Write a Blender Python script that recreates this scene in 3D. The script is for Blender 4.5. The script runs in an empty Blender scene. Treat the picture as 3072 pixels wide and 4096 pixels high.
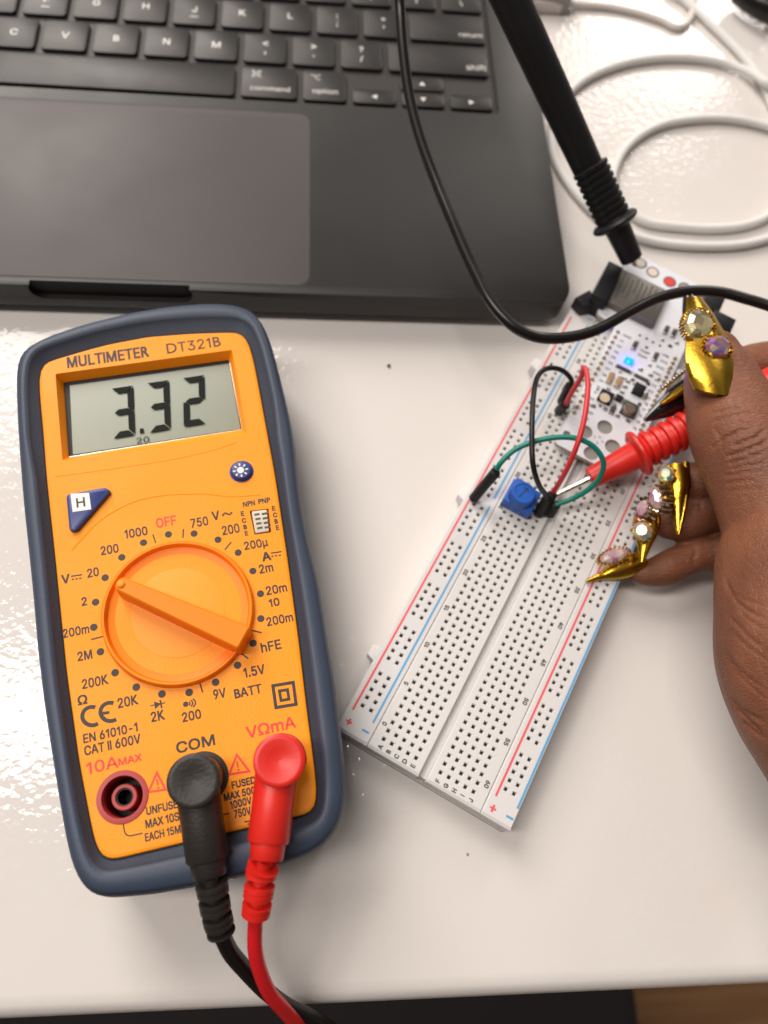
import bpy, bmesh, math, random
import numpy as np
from mathutils import Vector, Matrix
from mathutils.geometry import tessellate_polygon

K = 0.001                      # everything below is written in millimetres
scene = bpy.context.scene
col = scene.collection
random.seed(4)

# ------------------------------------------------------------------ camera
F_PX, CX, CY = 2982.078, 1536.0, 2048.0
CAM = np.array([-70.68491, -76.02807, 222.17545])
RW = np.array([[0.99523, -0.03269, 0.09197],
               [0.00427, -0.92679, -0.37556],
               [0.09751, 0.37415, -0.92223]])
cam = bpy.data.cameras.new('camera'); camo = bpy.data.objects.new('camera', cam); col.objects.link(camo)
M = Matrix.Identity(4)
_r0 = RW[0] / np.linalg.norm(RW[0]); _r2 = RW[2] / np.linalg.norm(RW[2]); _r1 = np.cross(_r2, _r0)
for i in range(3):
    M[i][0] = _r0[i]; M[i][1] = -_r1[i]; M[i][2] = -_r2[i]; M[i][3] = CAM[i] * K
camo.matrix_world = M
cam.sensor_fit = 'VERTICAL'; cam.sensor_height = 9.76; cam.sensor_width = 7.32
cam.lens = 9.76 * F_PX / 4096
cam.clip_start = 0.005; cam.clip_end = 20
cam.dof.use_dof = True; cam.dof.focus_distance = 0.190; cam.dof.aperture_fstop = 2.6
scene.camera = camo

# ------------------------------------------------------------------ world + lamps
w = bpy.data.worlds.new('World'); scene.world = w; w.use_nodes = True
bg = w.node_tree.nodes['Background']; bg.inputs[0].default_value = (1.0, 0.93, 0.86, 1); bg.inputs[1].default_value = 0.215
_n = w.node_tree.nodes; _l = w.node_tree.links
_tc = _n.new('ShaderNodeTexCoord'); _nz = _n.new('ShaderNodeTexNoise'); _nz.inputs['Scale'].default_value = 2.6; _nz.inputs['Detail'].default_value = 3
_rp = _n.new('ShaderNodeValToRGB'); _rp.color_ramp.elements[0].position = .38; _rp.color_ramp.elements[0].color = (.22, .19, .17, 1); _rp.color_ramp.elements[1].position = .62; _rp.color_ramp.elements[1].color = (1.55, 1.44, 1.33, 1)
_l.new(_tc.outputs['Generated'], _nz.inputs['Vector']); _l.new(_nz.outputs['Fac'], _rp.inputs[0]); _sx = _n.new('ShaderNodeSeparateXYZ'); _l.new(_tc.outputs['Generated'], _sx.inputs[0])
_mr = _n.new('ShaderNodeMapRange'); _mr.inputs[1].default_value = -.8; _mr.inputs[2].default_value = .6; _mr.inputs[3].default_value = .35; _mr.inputs[4].default_value = 1.35; _l.new(_sx.outputs[1], _mr.inputs[0])  # background dimmed towards the viewer, added to darken the near table
_vm = _n.new('ShaderNodeVectorMath'); _vm.operation = 'SCALE'; _l.new(_rp.outputs[0], _vm.inputs[0]); _l.new(_mr.outputs[0], _vm.inputs[3]); _l.new(_vm.outputs[0], bg.inputs[0])

def area(name, loc, target, sx, sy, power, color=(1.0, 0.92, 0.85)):
    l = bpy.data.lights.new(name, 'AREA'); l.shape = 'RECTANGLE'; l.size = sx; l.size_y = sy; l.energy = power; l.color = color
    o = bpy.data.objects.new(name, l); col.objects.link(o); o.location = loc
    d = Vector(target) - Vector(loc); o.rotation_euler = d.to_track_quat('-Z', 'Y').to_euler()
    return o
area('ceiling_lamp', (-0.72, -0.02, 1.55), (0, 0, 0), 0.26, 1.15, 17)
area('ceiling_lamp', (-1.05, 1.75, 1.75), (0, 0.1, 0), 1.1, 1.7, 62)
area('ceiling_lamp', (1.6, 3.2, 1.8), (0, 0.1, 0), 0.7, 1.4, 32)
scene.view_settings.view_transform = 'Standard'; scene.view_settings.look = 'None'
scene.view_settings.exposure = 0.0; scene.view_settings.gamma = 1.0; scene.view_settings.use_curve_mapping = False
scene.render.engine = 'CYCLES'
scene.cycles.max_bounces = 8
scene.cycles.use_denoising = True

# ------------------------------------------------------------------ measuring helpers
def at(px, py, z=0.0):
    """point of the place at height z (mm above the table) seen at a full-size photo pixel"""
    d = np.array([(px - CX) / F_PX, (py - CY) / F_PX, 1.0]) @ RW
    k = (z - CAM[2]) / d[2]
    return CAM + d * k
D = 1.85172
def ad(x, y, z=0.0): return at(x * D, y * D, z)
def reg(ox, oy, s): return lambda x, y, z=0.0: at(ox + s * x, oy + s * y, z)
R4 = reg(0, 1200, .84388); R5 = reg(100, 1900, .78361); R6 = reg(100, 2650, .84388)
P4 = reg(2200, 1300, .33755); Q1 = reg(2100, 900, .5859); T1 = reg(2050, 0, .61603)
def depth(X): return float((np.asarray(X) - CAM) @ RW[2])
def proj(X):
    c = (np.asarray(X, float) - CAM) @ RW.T
    return np.stack([CX + F_PX * c[..., 0] / c[..., 2], CY + F_PX * c[..., 1] / c[..., 2]], -1)

# ------------------------------------------------------------------ materials
MATS = {}
def mat(name, color, rough=0.5, metal=0.0, spec=0.5, bump=None, coat=0.0, sss=0.0, emit=None, var=0.0, var_scale=60, trans=0.0, coords='Object', rough_var=0.0):
    if name in MATS: return MATS[name]
    m = bpy.data.materials.new(name); m.use_nodes = True; nt = m.node_tree; n = nt.nodes; L = nt.links
    p = n['Principled BSDF']
    p.inputs['Base Color'].default_value = (*color, 1); p.inputs['Roughness'].default_value = rough
    p.inputs['Metallic'].default_value = metal; p.inputs['Specular IOR Level'].default_value = spec
    p.inputs['Coat Weight'].default_value = coat; p.inputs['Transmission Weight'].default_value = trans
    if coat: p.inputs['Coat Roughness'].default_value = 0.08
    if sss:
        p.inputs['Subsurface Weight'].default_value = sss; p.inputs['Subsurface Radius'].default_value = (1, .8, .7); p.inputs['Subsurface Scale'].default_value = 0.0012
    if emit:
        p.inputs['Emission Color'].default_value = (*emit[0], 1); p.inputs['Emission Strength'].default_value = emit[1]
    tc = n.new('ShaderNodeTexCoord')
    if var:
        nz = n.new('ShaderNodeTexNoise'); nz.inputs['Scale'].default_value = var_scale; nz.inputs['Detail'].default_value = 6; nz.inputs['Roughness'].default_value = .65
        L.new(tc.outputs[coords], nz.inputs['Vector'])
        mx = n.new('ShaderNodeMix'); mx.data_type = 'RGBA'
        mx.inputs[6].default_value = (*[c * (1 - var) for c in color], 1); mx.inputs[7].default_value = (*[min(1, c * (1 + var)) for c in color], 1)
        L.new(nz.outputs['Fac'], mx.inputs[0]); L.new(mx.outputs[2], p.inputs['Base Color'])
    if rough_var:
        nr = n.new('ShaderNodeTexNoise'); nr.inputs['Scale'].default_value = 45; nr.inputs['Detail'].default_value = 7
        L.new(tc.outputs[coords], nr.inputs['Vector'])
        mr = n.new('ShaderNodeMapRange'); mr.inputs[1].default_value = .3; mr.inputs[2].default_value = .7
        mr.inputs[3].default_value = max(0.02, rough - rough_var); mr.inputs[4].default_value = rough + rough_var
        L.new(nr.outputs['Fac'], mr.inputs[0]); L.new(mr.outputs[0], p.inputs['Roughness'])
    if bump:
        sc, st, dist = bump
        nb = n.new('ShaderNodeTexNoise'); nb.inputs['Scale'].default_value = sc; nb.inputs['Detail'].default_value = 3
        L.new(tc.outputs[coords], nb.inputs['Vector'])
        b = n.new('ShaderNodeBump'); b.inputs['Strength'].default_value = st; b.inputs['Distance'].default_value = dist
        L.new(nb.outputs['Fac'], b.inputs['Height']); L.new(b.outputs[0], p.inputs['Normal'])
    MATS[name] = m
    return m

orange = mat('orange_plastic', (0.97, 0.315, 0.005), .45, spec=.3, bump=(2200, .3, .0003), var=.05, var_scale=60, rough_var=.08)
orange_knob = mat('orange_dial_plastic', (0.94, 0.235, 0.002), .42, spec=.3, bump=(2600, .1, .0003))
orange_disc = mat('orange_dial_disc_plastic', (0.96, 0.335, 0.022), .48, spec=.35, bump=(2600, .1, .0003))
navy = mat('navy_rubber', (0.036, 0.052, 0.088), .50, bump=(3000, .16, .0003), var=.12, var_scale=30)
navy_tex = mat('navy_grained_rubber', (0.032, 0.043, 0.068), .58, bump=(2200, .35, .0003))
ink = mat('black_ink', (0.035, 0.03, 0.028), .6, var=.5, var_scale=1500)
red_ink = mat('red_ink', (0.80, 0.045, 0.035), .55)
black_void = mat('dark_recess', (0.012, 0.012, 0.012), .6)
lcd_m = mat('lcd_glass', (0.245, 0.275, 0.215), .22, spec=.4, var=.03, var_scale=20, bump=(900, .03, .0002))
lcd_ink = mat('lcd_segment', (0.014, 0.017, 0.015), .6, spec=.08)
blue_btn = mat('blue_button_plastic', (0.025, 0.045, 0.20), .4, bump=(2500, .1, .0002))
white_ink = mat('white_print', (0.75, 0.75, 0.75), .5)
cream = mat('cream_plastic', (0.62, 0.56, 0.45), .5)
jack_red = mat('jack_red_plastic', (0.40, 0.030, 0.030), .45)
red_pl = mat('red_probe_plastic', (0.70, 0.020, 0.012), .38, bump=(1500, .08, .0003), sss=.0)
red_cable = mat('red_cable_rubber', (0.70, 0.012, 0.018), .3, bump=(500, .05, .0005))
blk_pl = mat('black_probe_plastic', (0.012, 0.011, 0.012), .40, spec=.3, bump=(1500, .16, .0003), rough_var=.06)
blk_pl2 = mat('black_plug_plastic', (0.024, 0.020, 0.018), .45, spec=.4, bump=(1300, .25, .0004), rough_var=.08)
blk_cable = mat('black_cable_rubber', (0.009, 0.008, 0.008), .28, spec=.35, bump=(400, .05, .0005))
steel = mat('bright_steel', (0.72, 0.68, 0.62), .2, 1.0)
tin = mat('tinned_metal', (0.55, 0.50, 0.44), .3, 1.0)
bb_white = mat('white_abs_plastic', (0.70, 0.685, 0.675), .38, var=.03, var_scale=25, bump=(1500, .04, .0003), sss=.35)
rail_white = mat('bluish_white_abs_plastic', (0.70, 0.685, 0.685), .36, bump=(1500, .04, .0003), sss=.35)
contact = mat('contact_metal', (0.40, 0.39, 0.36), .35, .85)
foam = mat('grey_foam_tape', (0.50, 0.47, 0.44), .9, bump=(1200, .6, .0006))
bb_red = mat('red_stripe_ink', (0.80, 0.10, 0.11), .5)
bb_blue = mat('blue_stripe_ink', (0.10, 0.36, 0.66), .5)
grey_ink = mat('grey_ink', (0.09, 0.085, 0.08), .6, var=.6, var_scale=2500)
pcb_white = mat('white_solder_mask', (0.72, 0.74, 0.80), .3, var=.02, var_scale=80)
pcb_edge = mat('fibreglass_edge', (0.42, 0.37, 0.30), .6)
gold_pad = mat('gold_plated_pad', (0.60, 0.47, 0.28), .35, .9)
shield_m = mat('engraved_shield_metal', (0.17, 0.155, 0.14), .45, .75, bump=(900, .15, .0003), var=.2, var_scale=300)
blk_comp = mat('black_component_plastic', (0.010, 0.010, 0.012), .5, spec=.25)
dk_comp = mat('dark_component', (0.06, 0.055, 0.05), .4)
tan_comp = mat('tan_ceramic', (0.36, 0.22, 0.11), .5)
led_face = mat('frosted_led_lens', (0.62, 0.50, 0.36), .4)
led_blue = mat('lit_blue_led', (0.0, 0.15, 1.0), .4, emit=((0.0, 0.022, 1.0), 22.0))
led_core = mat('lit_blue_led_core', (0.1, 0.7, 1.0), .4, emit=((0.0, 0.55, 1.0), 1.6))
brass_cap = mat('button_cap_metal', (0.22, 0.165, 0.13), .4, .5)
pot_blue = mat('blue_trimmer_plastic', (0.012, 0.105, 0.48), .42, bump=(1800, .08, .0003))
wire_blk = mat('black_wire', (0.010, 0.011, 0.012), .38, spec=.35)
wire_red = mat('red_wire', (0.62, 0.03, 0.035), .4)
wire_grn = mat('green_wire', (0.0, 0.20, 0.15), .42)
sleeve_m = mat('black_sleeve', (0.010, 0.010, 0.010), .5, spec=.3, bump=(900, .2, .0003))
alu = mat('space_black_aluminium', (0.0105, 0.0095, 0.0090), .45, 0.0, spec=.52, bump=(5000, .06, .0001), var=.05, var_scale=30, rough_var=.03)
pad_m = mat('trackpad_glass', (0.066, 0.056, 0.057), .54, 0.0, spec=.55, bump=(4000, .04, .0001), var=.05, var_scale=25, rough_var=.03)
well_m = mat('keyboard_well_metal', (0.040, 0.037, 0.035), .5, .4)
key_m = mat('key_plastic', (0.012, 0.0105, 0.010), .45, spec=.45, bump=(3500, .08, .0001), var=.25, var_scale=70, rough_var=.05)
legend_m = mat('key_legend', (0.75, 0.73, 0.70), .5)
cable_white = mat('white_braided_cable', (0.75, 0.74, 0.72), .6, bump=(1500, .45, .0006), var=.04, var_scale=700)
conn_grey = mat('grey_connector', (0.28, 0.26, 0.25), .4)
wood = None
gold = mat('gold_chrome_nail', (0.56, 0.335, 0.036), .2, 1.0, bump=(1500, .10, .0004), var=.22, var_scale=220, rough_var=.1)
dark_nail = mat('black_gloss_nail', (0.010, 0.009, 0.010), .08, spec=.7)
clear_nail = mat('nail_edge_gel', (0.32, 0.24, 0.15), .15)
gem_silver = mat('silver_prong', (0.75, 0.66, 0.50), .18, 1.0)

def ramp_mat(name, stops, scale, rough, metal, coat=0.08):
    m = bpy.data.materials.new(name); m.use_nodes = True; nt = m.node_tree; n = nt.nodes; L = nt.links; p = n['Principled BSDF']
    tc = n.new('ShaderNodeTexCoord'); v = n.new('ShaderNodeTexVoronoi'); v.inputs['Scale'].default_value = scale
    L.new(tc.outputs['Object'], v.inputs['Vector'])
    sp = n.new('ShaderNodeSeparateColor'); L.new(v.outputs['Color'], sp.inputs[0])
    r = n.new('ShaderNodeValToRGB'); r.color_ramp.interpolation = 'CONSTANT'
    e = r.color_ramp.elements
    e[0].position = 0; e[0].color = (*stops[0][1], 1); e[1].position = stops[1][0]; e[1].color = (*stops[1][1], 1)
    for pos, c in stops[2:]:
        q = e.new(pos); q.color = (*c, 1)
    L.new(sp.outputs[0], r.inputs[0]); L.new(r.outputs[0], p.inputs['Base Color'])
    p.inputs['Roughness'].default_value = rough; p.inputs['Metallic'].default_value = metal; p.inputs['Coat Weight'].default_value = coat
    p.inputs['Thin Film Thickness'].default_value = 420; p.inputs['Thin Film IOR'].default_value = 1.6
    return m
gem_gold = ramp_mat('iridescent_gold_crystal', [(0, (.55, .46, .30)), (.25, (.80, .72, .40)), (.5, (.45, .36, .24)), (.72, (.62, .58, .48)), (.9, (.05, .50, .75))], 420, .12, .75)
gem_pink = ramp_mat('iridescent_pink_crystal', [(0, (.55, .35, .28)), (.2, (.75, .20, .38)), (.42, (.55, .42, .36)), (.62, (.40, .25, .70)), (.8, (.70, .50, .20)), (.92, (.8, .7, .6))], 700, .12, .7)
gem_opal = ramp_mat('iridescent_opal_crystal', [(0, (.45, .42, .40)), (.25, (.15, .55, .50)), (.4, (.70, .60, .25)), (.6, (.65, .32, .28)), (.8, (.60, .58, .55))], 800, .25, .5)
gem_rose = ramp_mat('translucent_rose_crystal', [(0, (.62, .40, .45)), (.4, (.70, .50, .50)), (.75, (.60, .25, .42)), (.9, (.75, .62, .58))], 500, .15, .35)

# ------------------------------------------------------------------ mesh builder
def unit(v):
    v = np.asarray(v, float); return v / (np.linalg.norm(v) + 1e-12)
ORG = {}
class MB:
    def __init__(s): s.v = []; s.f = []; s.m = []; s.mi = 0
    def add(s, vs, fs):
        b = len(s.v); s.v += [tuple(map(float, q)) for q in vs]
        for f in fs: s.f.append(tuple(i + b for i in f)); s.m.append(s.mi)
        return b
    def rings(s, rings, cap0=True, cap1=True, closed=True):
        n = len(rings[0]); vs = [p for r in rings for p in r]; fs = []
        for k in range(len(rings) - 1):
            for i in range(n if closed else n - 1):
                j = (i + 1) % n
                fs.append((k * n + i, k * n + j, (k + 1) * n + j, (k + 1) * n + i))
        if cap0: fs.append(tuple(range(n))[::-1])
        if cap1: fs.append(tuple((len(rings) - 1) * n + i for i in range(n)))
        s.add(vs, fs)
    def prism(s, poly, z0, z1, b=0.0, b0=None):
        poly = [np.array(p[:2], float) for p in poly]
        a = sum(poly[i][0] * poly[(i + 1) % len(poly)][1] - poly[(i + 1) % len(poly)][0] * poly[i][1] for i in range(len(poly)))
        if a < 0: poly = poly[::-1]
        def R(ins, z): return [(*p, z) for p in inset(poly, ins)]
        rs = []
        bb = b if b0 is None else b0
        if bb > 0: rs += [R(bb, z0), R(bb * .3, z0 + bb * .3), R(0, z0 + bb)]
        else: rs += [R(0, z0)]
        if b > 0: rs += [R(0, z1 - b), R(b * .3, z1 - b * .3), R(b, z1)]
        else: rs += [R(0, z1)]
        s.rings(rs)
    def box(s, c, ex, ey, sx, sy, z0, z1, b=0.0):
        c = np.array(c[:2], float); ex = np.array(ex[:2]); ey = np.array(ey[:2])
        s.prism([c - ex * sx / 2 - ey * sy / 2, c + ex * sx / 2 - ey * sy / 2, c + ex * sx / 2 + ey * sy / 2, c - ex * sx / 2 + ey * sy / 2], z0, z1, b)
    def lathe(s, p0, ax, prof, seg=40, cap=True):
        p0 = np.asarray(p0, float); ax = unit(ax); t = np.array([0, 0, 1.]) if abs(ax[2]) < .9 else np.array([1., 0, 0])
        u = unit(np.cross(t, ax)); v = np.cross(ax, u)
        rs = [[p0 + ax * h + (u * math.cos(2 * math.pi * i / seg) + v * math.sin(2 * math.pi * i / seg)) * max(r, 1e-4) for i in range(seg)] for h, r in prof]
        s.rings(rs, cap, cap)
    def tube(s, pts, r, seg=16, sub=8, cap=True, smooth=True, squash=None):
        P = catmull(pts, sub) if smooth else [np.asarray(p, float) for p in pts]
        n = len(P)
        rr = np.full(n, float(r)) if np.isscalar(r) else np.interp(np.linspace(0, 1, n), np.linspace(0, 1, len(r)), r)
        rs = []; T0 = unit(P[1] - P[0]); t = np.array([0, 0, 1.]) if abs(T0[2]) < .9 else np.array([1., 0, 0]); u = unit(np.cross(t, T0))
        for i in range(n):
            T = unit(P[min(i + 1, n - 1)] - P[max(i - 1, 0)]); u = unit(u - T * (u @ T)); v = np.cross(T, u)
            rs.append([P[i] + (u * math.cos(2 * math.pi * k / seg) + v * math.sin(2 * math.pi * k / seg)) * rr[i] for k in range(seg)])
        s.rings(rs, cap, cap)
    def sphere(s, c, r, n=16):
        c = np.asarray(c, float)
        s.rings([[c + r * np.array([math.sin(a) * math.cos(2 * math.pi * k / (2 * n)), math.sin(a) * math.sin(2 * math.pi * k / (2 * n)), math.cos(a)]) for k in range(2 * n)] for a in np.linspace(.06, math.pi - .06, n)][::-1])
    def flat(s, outer, holes=(), z=None):
        """flat face, possibly with holes; points are 3-d"""
        loops = [[Vector(map(float, p)) for p in l] for l in ([outer] + list(holes))]
        allp = [p for l in loops for p in l]
        tri = tessellate_polygon(loops)
        out = []
        for t in tri:
            a, b, c = (allp[i] for i in t)
            out.append(t if (b - a).cross(c - a).z > 0 else t[::-1])
        s.add(allp, out)
    def build(s, name, m, parent=None, smooth=35, mats=None, loc=None):
        o_ = np.zeros(3)
        if parent is not None: o_ = ORG.get(parent.name, np.zeros(3))
        elif loc is not None: o_ = np.asarray(loc, float)
        me = bpy.data.meshes.new(name)
        me.from_pydata([tuple((np.array(v) - o_) * K) for v in s.v], [], s.f)
        for mm in ([m] if mats is None else mats): me.materials.append(mm)
        me.polygons.foreach_set('material_index', s.m)
        me.update()
        if smooth:
            me.polygons.foreach_set('use_smooth', [True] * len(me.polygons)); me.set_sharp_from_angle(angle=math.radians(smooth))
        o = bpy.data.objects.new(name, me); col.objects.link(o)
        if parent is not None: o.parent = parent
        elif loc is not None: o.location = o_ * K
        ORG[o.name] = o_
        return o
def inset(poly, d):
    if abs(d) < 1e-9: return list(poly)
    n = len(poly); out = []
    for i in range(n):
        a, b, c = poly[i - 1], poly[i], poly[(i + 1) % n]
        e1 = unit(b - a); e2 = unit(c - b); n1 = np.array([-e1[1], e1[0]]); n2 = np.array([-e2[1], e2[0]])
        k = n1 + n2; k = k / max(k @ k, .35) * 2
        out.append(b + k * d)
    return out
def catmull(pts, sub=8):
    P = [np.asarray(p, float) for p in pts]
    if len(P) < 3: return [P[0] + (P[-1] - P[0]) * t for t in np.linspace(0, 1, sub + 1)]
    P = [2 * P[0] - P[1]] + P + [2 * P[-1] - P[-2]]; out = []
    for i in range(1, len(P) - 2):
        p0, p1, p2, p3 = P[i - 1:i + 3]
        for t in np.linspace(0, 1, sub, endpoint=False):
            out.append(.5 * (2 * p1 + (p2 - p0) * t + (2 * p0 - 5 * p1 + 4 * p2 - p3) * t * t + (3 * p1 - p0 - 3 * p2 + p3) * t ** 3))
    out.append(P[-2]); return out
def rpoly(corners, r, seg=6):
    """polygon with rounded corners"""
    C_ = [np.array(c[:2], float) for c in corners]; n = len(C_); out = []
    rr = [r] * n if np.isscalar(r) else r
    for i in range(n):
        a, b, c = C_[i - 1], C_[i], C_[(i + 1) % n]
        d1 = unit(a - b); d2 = unit(c - b); ang = math.acos(max(-1, min(1, d1 @ d2)))
        if rr[i] <= 0: out.append(b); continue
        t = min(rr[i] / math.tan(ang / 2), .48 * np.linalg.norm(a - b), .48 * np.linalg.norm(c - b)); q0 = b + d1 * t; q1 = b + d2 * t
        for s in np.linspace(0, 1, seg + 1): out.append((1 - s) ** 2 * q0 + 2 * s * (1 - s) * b + s * s * q1)
    return out
def circ(c, r, n=32, z=None, ry=None, rot=0):
    c = np.asarray(c, float); zz = c[2] if z is None and len(c) > 2 else (z or 0)
    ry = r if ry is None else ry
    return [(c[0] + r * math.cos(a) * math.cos(rot) - ry * math.sin(a) * math.sin(rot), c[1] + r * math.cos(a) * math.sin(rot) + ry * math.sin(a) * math.cos(rot), zz) for a in np.linspace(0, 2 * math.pi, n, endpoint=False)]

def tag(o, label, cat, group=None, kind=None):
    if label: o['label'] = label
    if cat: o['category'] = cat
    if group: o['group'] = group
    if kind: o['kind'] = kind
    return o
def thing(name, label, cat, loc, group=None):
    o = bpy.data.objects.new(name, None); col.objects.link(o); o.location = tuple(np.asarray(loc, float) * K); o.empty_display_size = .01
    ORG[o.name] = np.asarray(loc, float)
    return tag(o, label, cat, group)

# ------------------------------------------------------------------ lettering
TXT = {}; CAPS = {}
FONT = None
try:                                         # the sans face that ships with Blender itself; its built-in face otherwise
    import os
    _fp = os.path.join(bpy.utils.system_resource('DATAFILES'), 'fonts', 'Inter.woff2')
    if os.path.exists(_fp): FONT = bpy.data.fonts.load(_fp)
except Exception: FONT = None
def glyph(ch):
    """ink outline faces of one character, pen at the origin, and its advance"""
    if ch in TXT: return TXT[ch]
    own = FONT is not None and ch not in 'KRDkPB'      # the built-in face draws these few more cleanly
    def ink(t):
        c = bpy.data.curves.new('t', 'FONT'); c.body = t; c.size = 1; c.resolution_u = 3
        if own: c.font = FONT
        o = bpy.data.objects.new('t', c); col.objects.link(o)
        me = bpy.data.meshes.new_from_object(o.evaluated_get(bpy.context.evaluated_depsgraph_get()))
        v = np.array([q.co[:2] for q in me.vertices]) if len(me.vertices) else np.zeros((0, 2)); f = [tuple(p.vertices) for p in me.polygons]
        bpy.data.objects.remove(o); bpy.data.curves.remove(c); bpy.data.meshes.remove(me); return v * CAPS.get(own, 1.0), f
    if own not in CAPS: CAPS[own] = 1.0; CAPS[own] = .727 / ink('H')[0][:, 1].max()
    hh = ink('HH')[0]; wHH = np.ptp(hh[:, 0]); adv = np.ptp(ink('H' + ch + 'H')[0][:, 0]) - wHH
    if ch == 'I':
        t = hh[:, 1].max(); v, f = np.array([(.07, 0), (.165, 0), (.165, t), (.07, t)]), [(0, 1, 2, 3)]; adv = .235
    elif ch == '1':
        t = hh[:, 1].max(); v, f = np.array([(.24, 0), (.335, 0), (.335, t), (.27, t), (.08, t - .14), (.08, t - .24), (.24, t - .125)]), [(0, 1, 2, 3, 6), (6, 3, 4, 5)]; adv = .45
    else: v, f = ink(ch)
    TXT[ch] = (v, f, adv); return TXT[ch]
def put(mb, s, c, ang, w_=None, h_=None, z=None, bold=0.03, anchor=None, shear=0.0):
    """lettering whose ink box is w_ x h_ mm, centred on c, baseline turned by ang"""
    V, F, x = [], [], 0.0
    for ch in s:
        v, f, adv = glyph(ch)
        b0 = len(V); V += [(q[0] + x, q[1]) for q in v]; F += [tuple(i + b0 for i in k) for k in f]; x += adv
    if not V: return
    v = np.array(V); lo, hi = v.min(0), v.max(0); sz = np.maximum(hi - lo, 1e-3)
    sx = w_ / sz[0] if w_ else None; sy = h_ / sz[1] if h_ else None
    sx = sx or sy; sy = sy or sx
    t = bold * .5 * min(sx, sy)
    q = (v - (lo + hi) / 2) * [max(sx - 2 * t / sz[0], sx * .5), max(sy - 2 * t / sz[1], sy * .5)]
    if anchor == 'left': q[:, 0] += sz[0] * sx / 2
    e = np.array([math.cos(ang), math.sin(ang)]); n = np.array([-e[1], e[0]])
    zz = c[2] if z is None else z
    for k, (dx, dy) in enumerate([(0, 0), (1, 1), (-1, 1), (1, -1), (-1, -1), (1, 0), (-1, 0)] if t > 1e-4 else [(0, 0)]):
        mb.add([(*(np.array(c[:2]) + e * (a + dx * t) + n * (b + dy * t)), zz + k * .004) for a, b in q], F)
def bar(mb, a, b, wd, z):
    a = np.array(a[:2]); b = np.array(b[:2]); e = unit(b - a); n = np.array([-e[1], e[0]]) * wd / 2
    mb.add([(*(a - n), z), (*(b - n), z), (*(b + n), z), (*(a + n), z)], [(0, 1, 2, 3)])
def pline(mb, pts, wd, z):
    """one ribbon along a polyline, joints mitred"""
    P = [np.array(p[:2], float) for p in pts]; n = len(P); L_ = []; R_ = []
    for i in range(n):
        t = unit(P[min(i + 1, n - 1)] - P[max(i - 1, 0)]); nn = np.array([-t[1], t[0]]) * wd / 2
        L_.append((*(P[i] + nn), z)); R_.append((*(P[i] - nn), z))
    mb.add(R_ + L_, [(i, i + 1, n + i + 1, n + i) for i in range(n - 1)])

# ================================================================== SETTING
# ---- floor far below the table edge
m = bpy.data.materials.new('wood_floor_boards'); m.use_nodes = True; nt = m.node_tree; n = nt.nodes; L = nt.links; p = n['Principled BSDF']
tc = n.new('ShaderNodeTexCoord'); mp = n.new('ShaderNodeMapping'); mp.inputs['Scale'].default_value = (2.0, 26, 1); L.new(tc.outputs['Object'], mp.inputs[0])
nz = n.new('ShaderNodeTexNoise'); nz.inputs['Scale'].default_value = 3; nz.inputs['Detail'].default_value = 8; L.new(mp.outputs[0], nz.inputs['Vector'])
r = n.new('ShaderNodeValToRGB'); r.color_ramp.elements[0].position = .3; r.color_ramp.elements[0].color = (.22, .10, .04, 1); r.color_ramp.elements[1].position = .75; r.color_ramp.elements[1].color = (.42, .22, .09, 1)
L.new(nz.outputs['Fac'], r.inputs[0]); L.new(r.outputs[0], p.inputs['Base Color']); p.inputs['Roughness'].default_value = .45
wood = m
mb = MB(); mb.add([(-2500, -2500, -720), (2500, -2500, -720), (2500, 2500, -720), (-2500, 2500, -720)], [(0, 1, 2, 3)])
tag(mb.build('floor', wood, smooth=0), None, None, kind='structure')

# ---- table top (white gloss paint with an orange peel skin)
m = bpy.data.materials.new('white_gloss_paint'); m.use_nodes = True; nt = m.node_tree; n = nt.nodes; L = nt.links; p = n['Principled BSDF']
p.inputs['Roughness'].default_value = .5; p.inputs['Specular IOR Level'].default_value = .1
tc = n.new('ShaderNodeTexCoord')
big = n.new('ShaderNodeTexNoise'); big.inputs['Scale'].default_value = 9; big.inputs['Detail'].default_value = 4; L.new(tc.outputs['Object'], big.inputs['Vector'])
r = n.new('ShaderNodeValToRGB'); r.color_ramp.elements[0].position = .3; r.color_ramp.elements[0].color = (.715, .675, .645, 1); r.color_ramp.elements[1].position = .7; r.color_ramp.elements[1].color = (.76, .722, .693, 1)
L.new(big.outputs['Fac'], r.inputs[0])
# pinkish scuffs
sc = n.new('ShaderNodeTexNoise'); sc.inputs['Scale'].default_value = 26; sc.inputs['Detail'].default_value = 6; L.new(tc.outputs['Object'], sc.inputs['Vector'])
sr = n.new('ShaderNodeValToRGB'); sr.color_ramp.elements[0].position = .60; sr.color_ramp.elements[0].color = (0, 0, 0, 1); sr.color_ramp.elements[1].position = .72; sr.color_ramp.elements[1].color = (.35, .35, .35, 1)
L.new(sc.outputs['Fac'], sr.inputs[0])
mx = n.new('ShaderNodeMix'); mx.data_type = 'RGBA'; L.new(sr.outputs[0], mx.inputs[0]); L.new(r.outputs[0], mx.inputs[6]); mx.inputs[7].default_value = (.745, .64, .60, 1)
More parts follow.
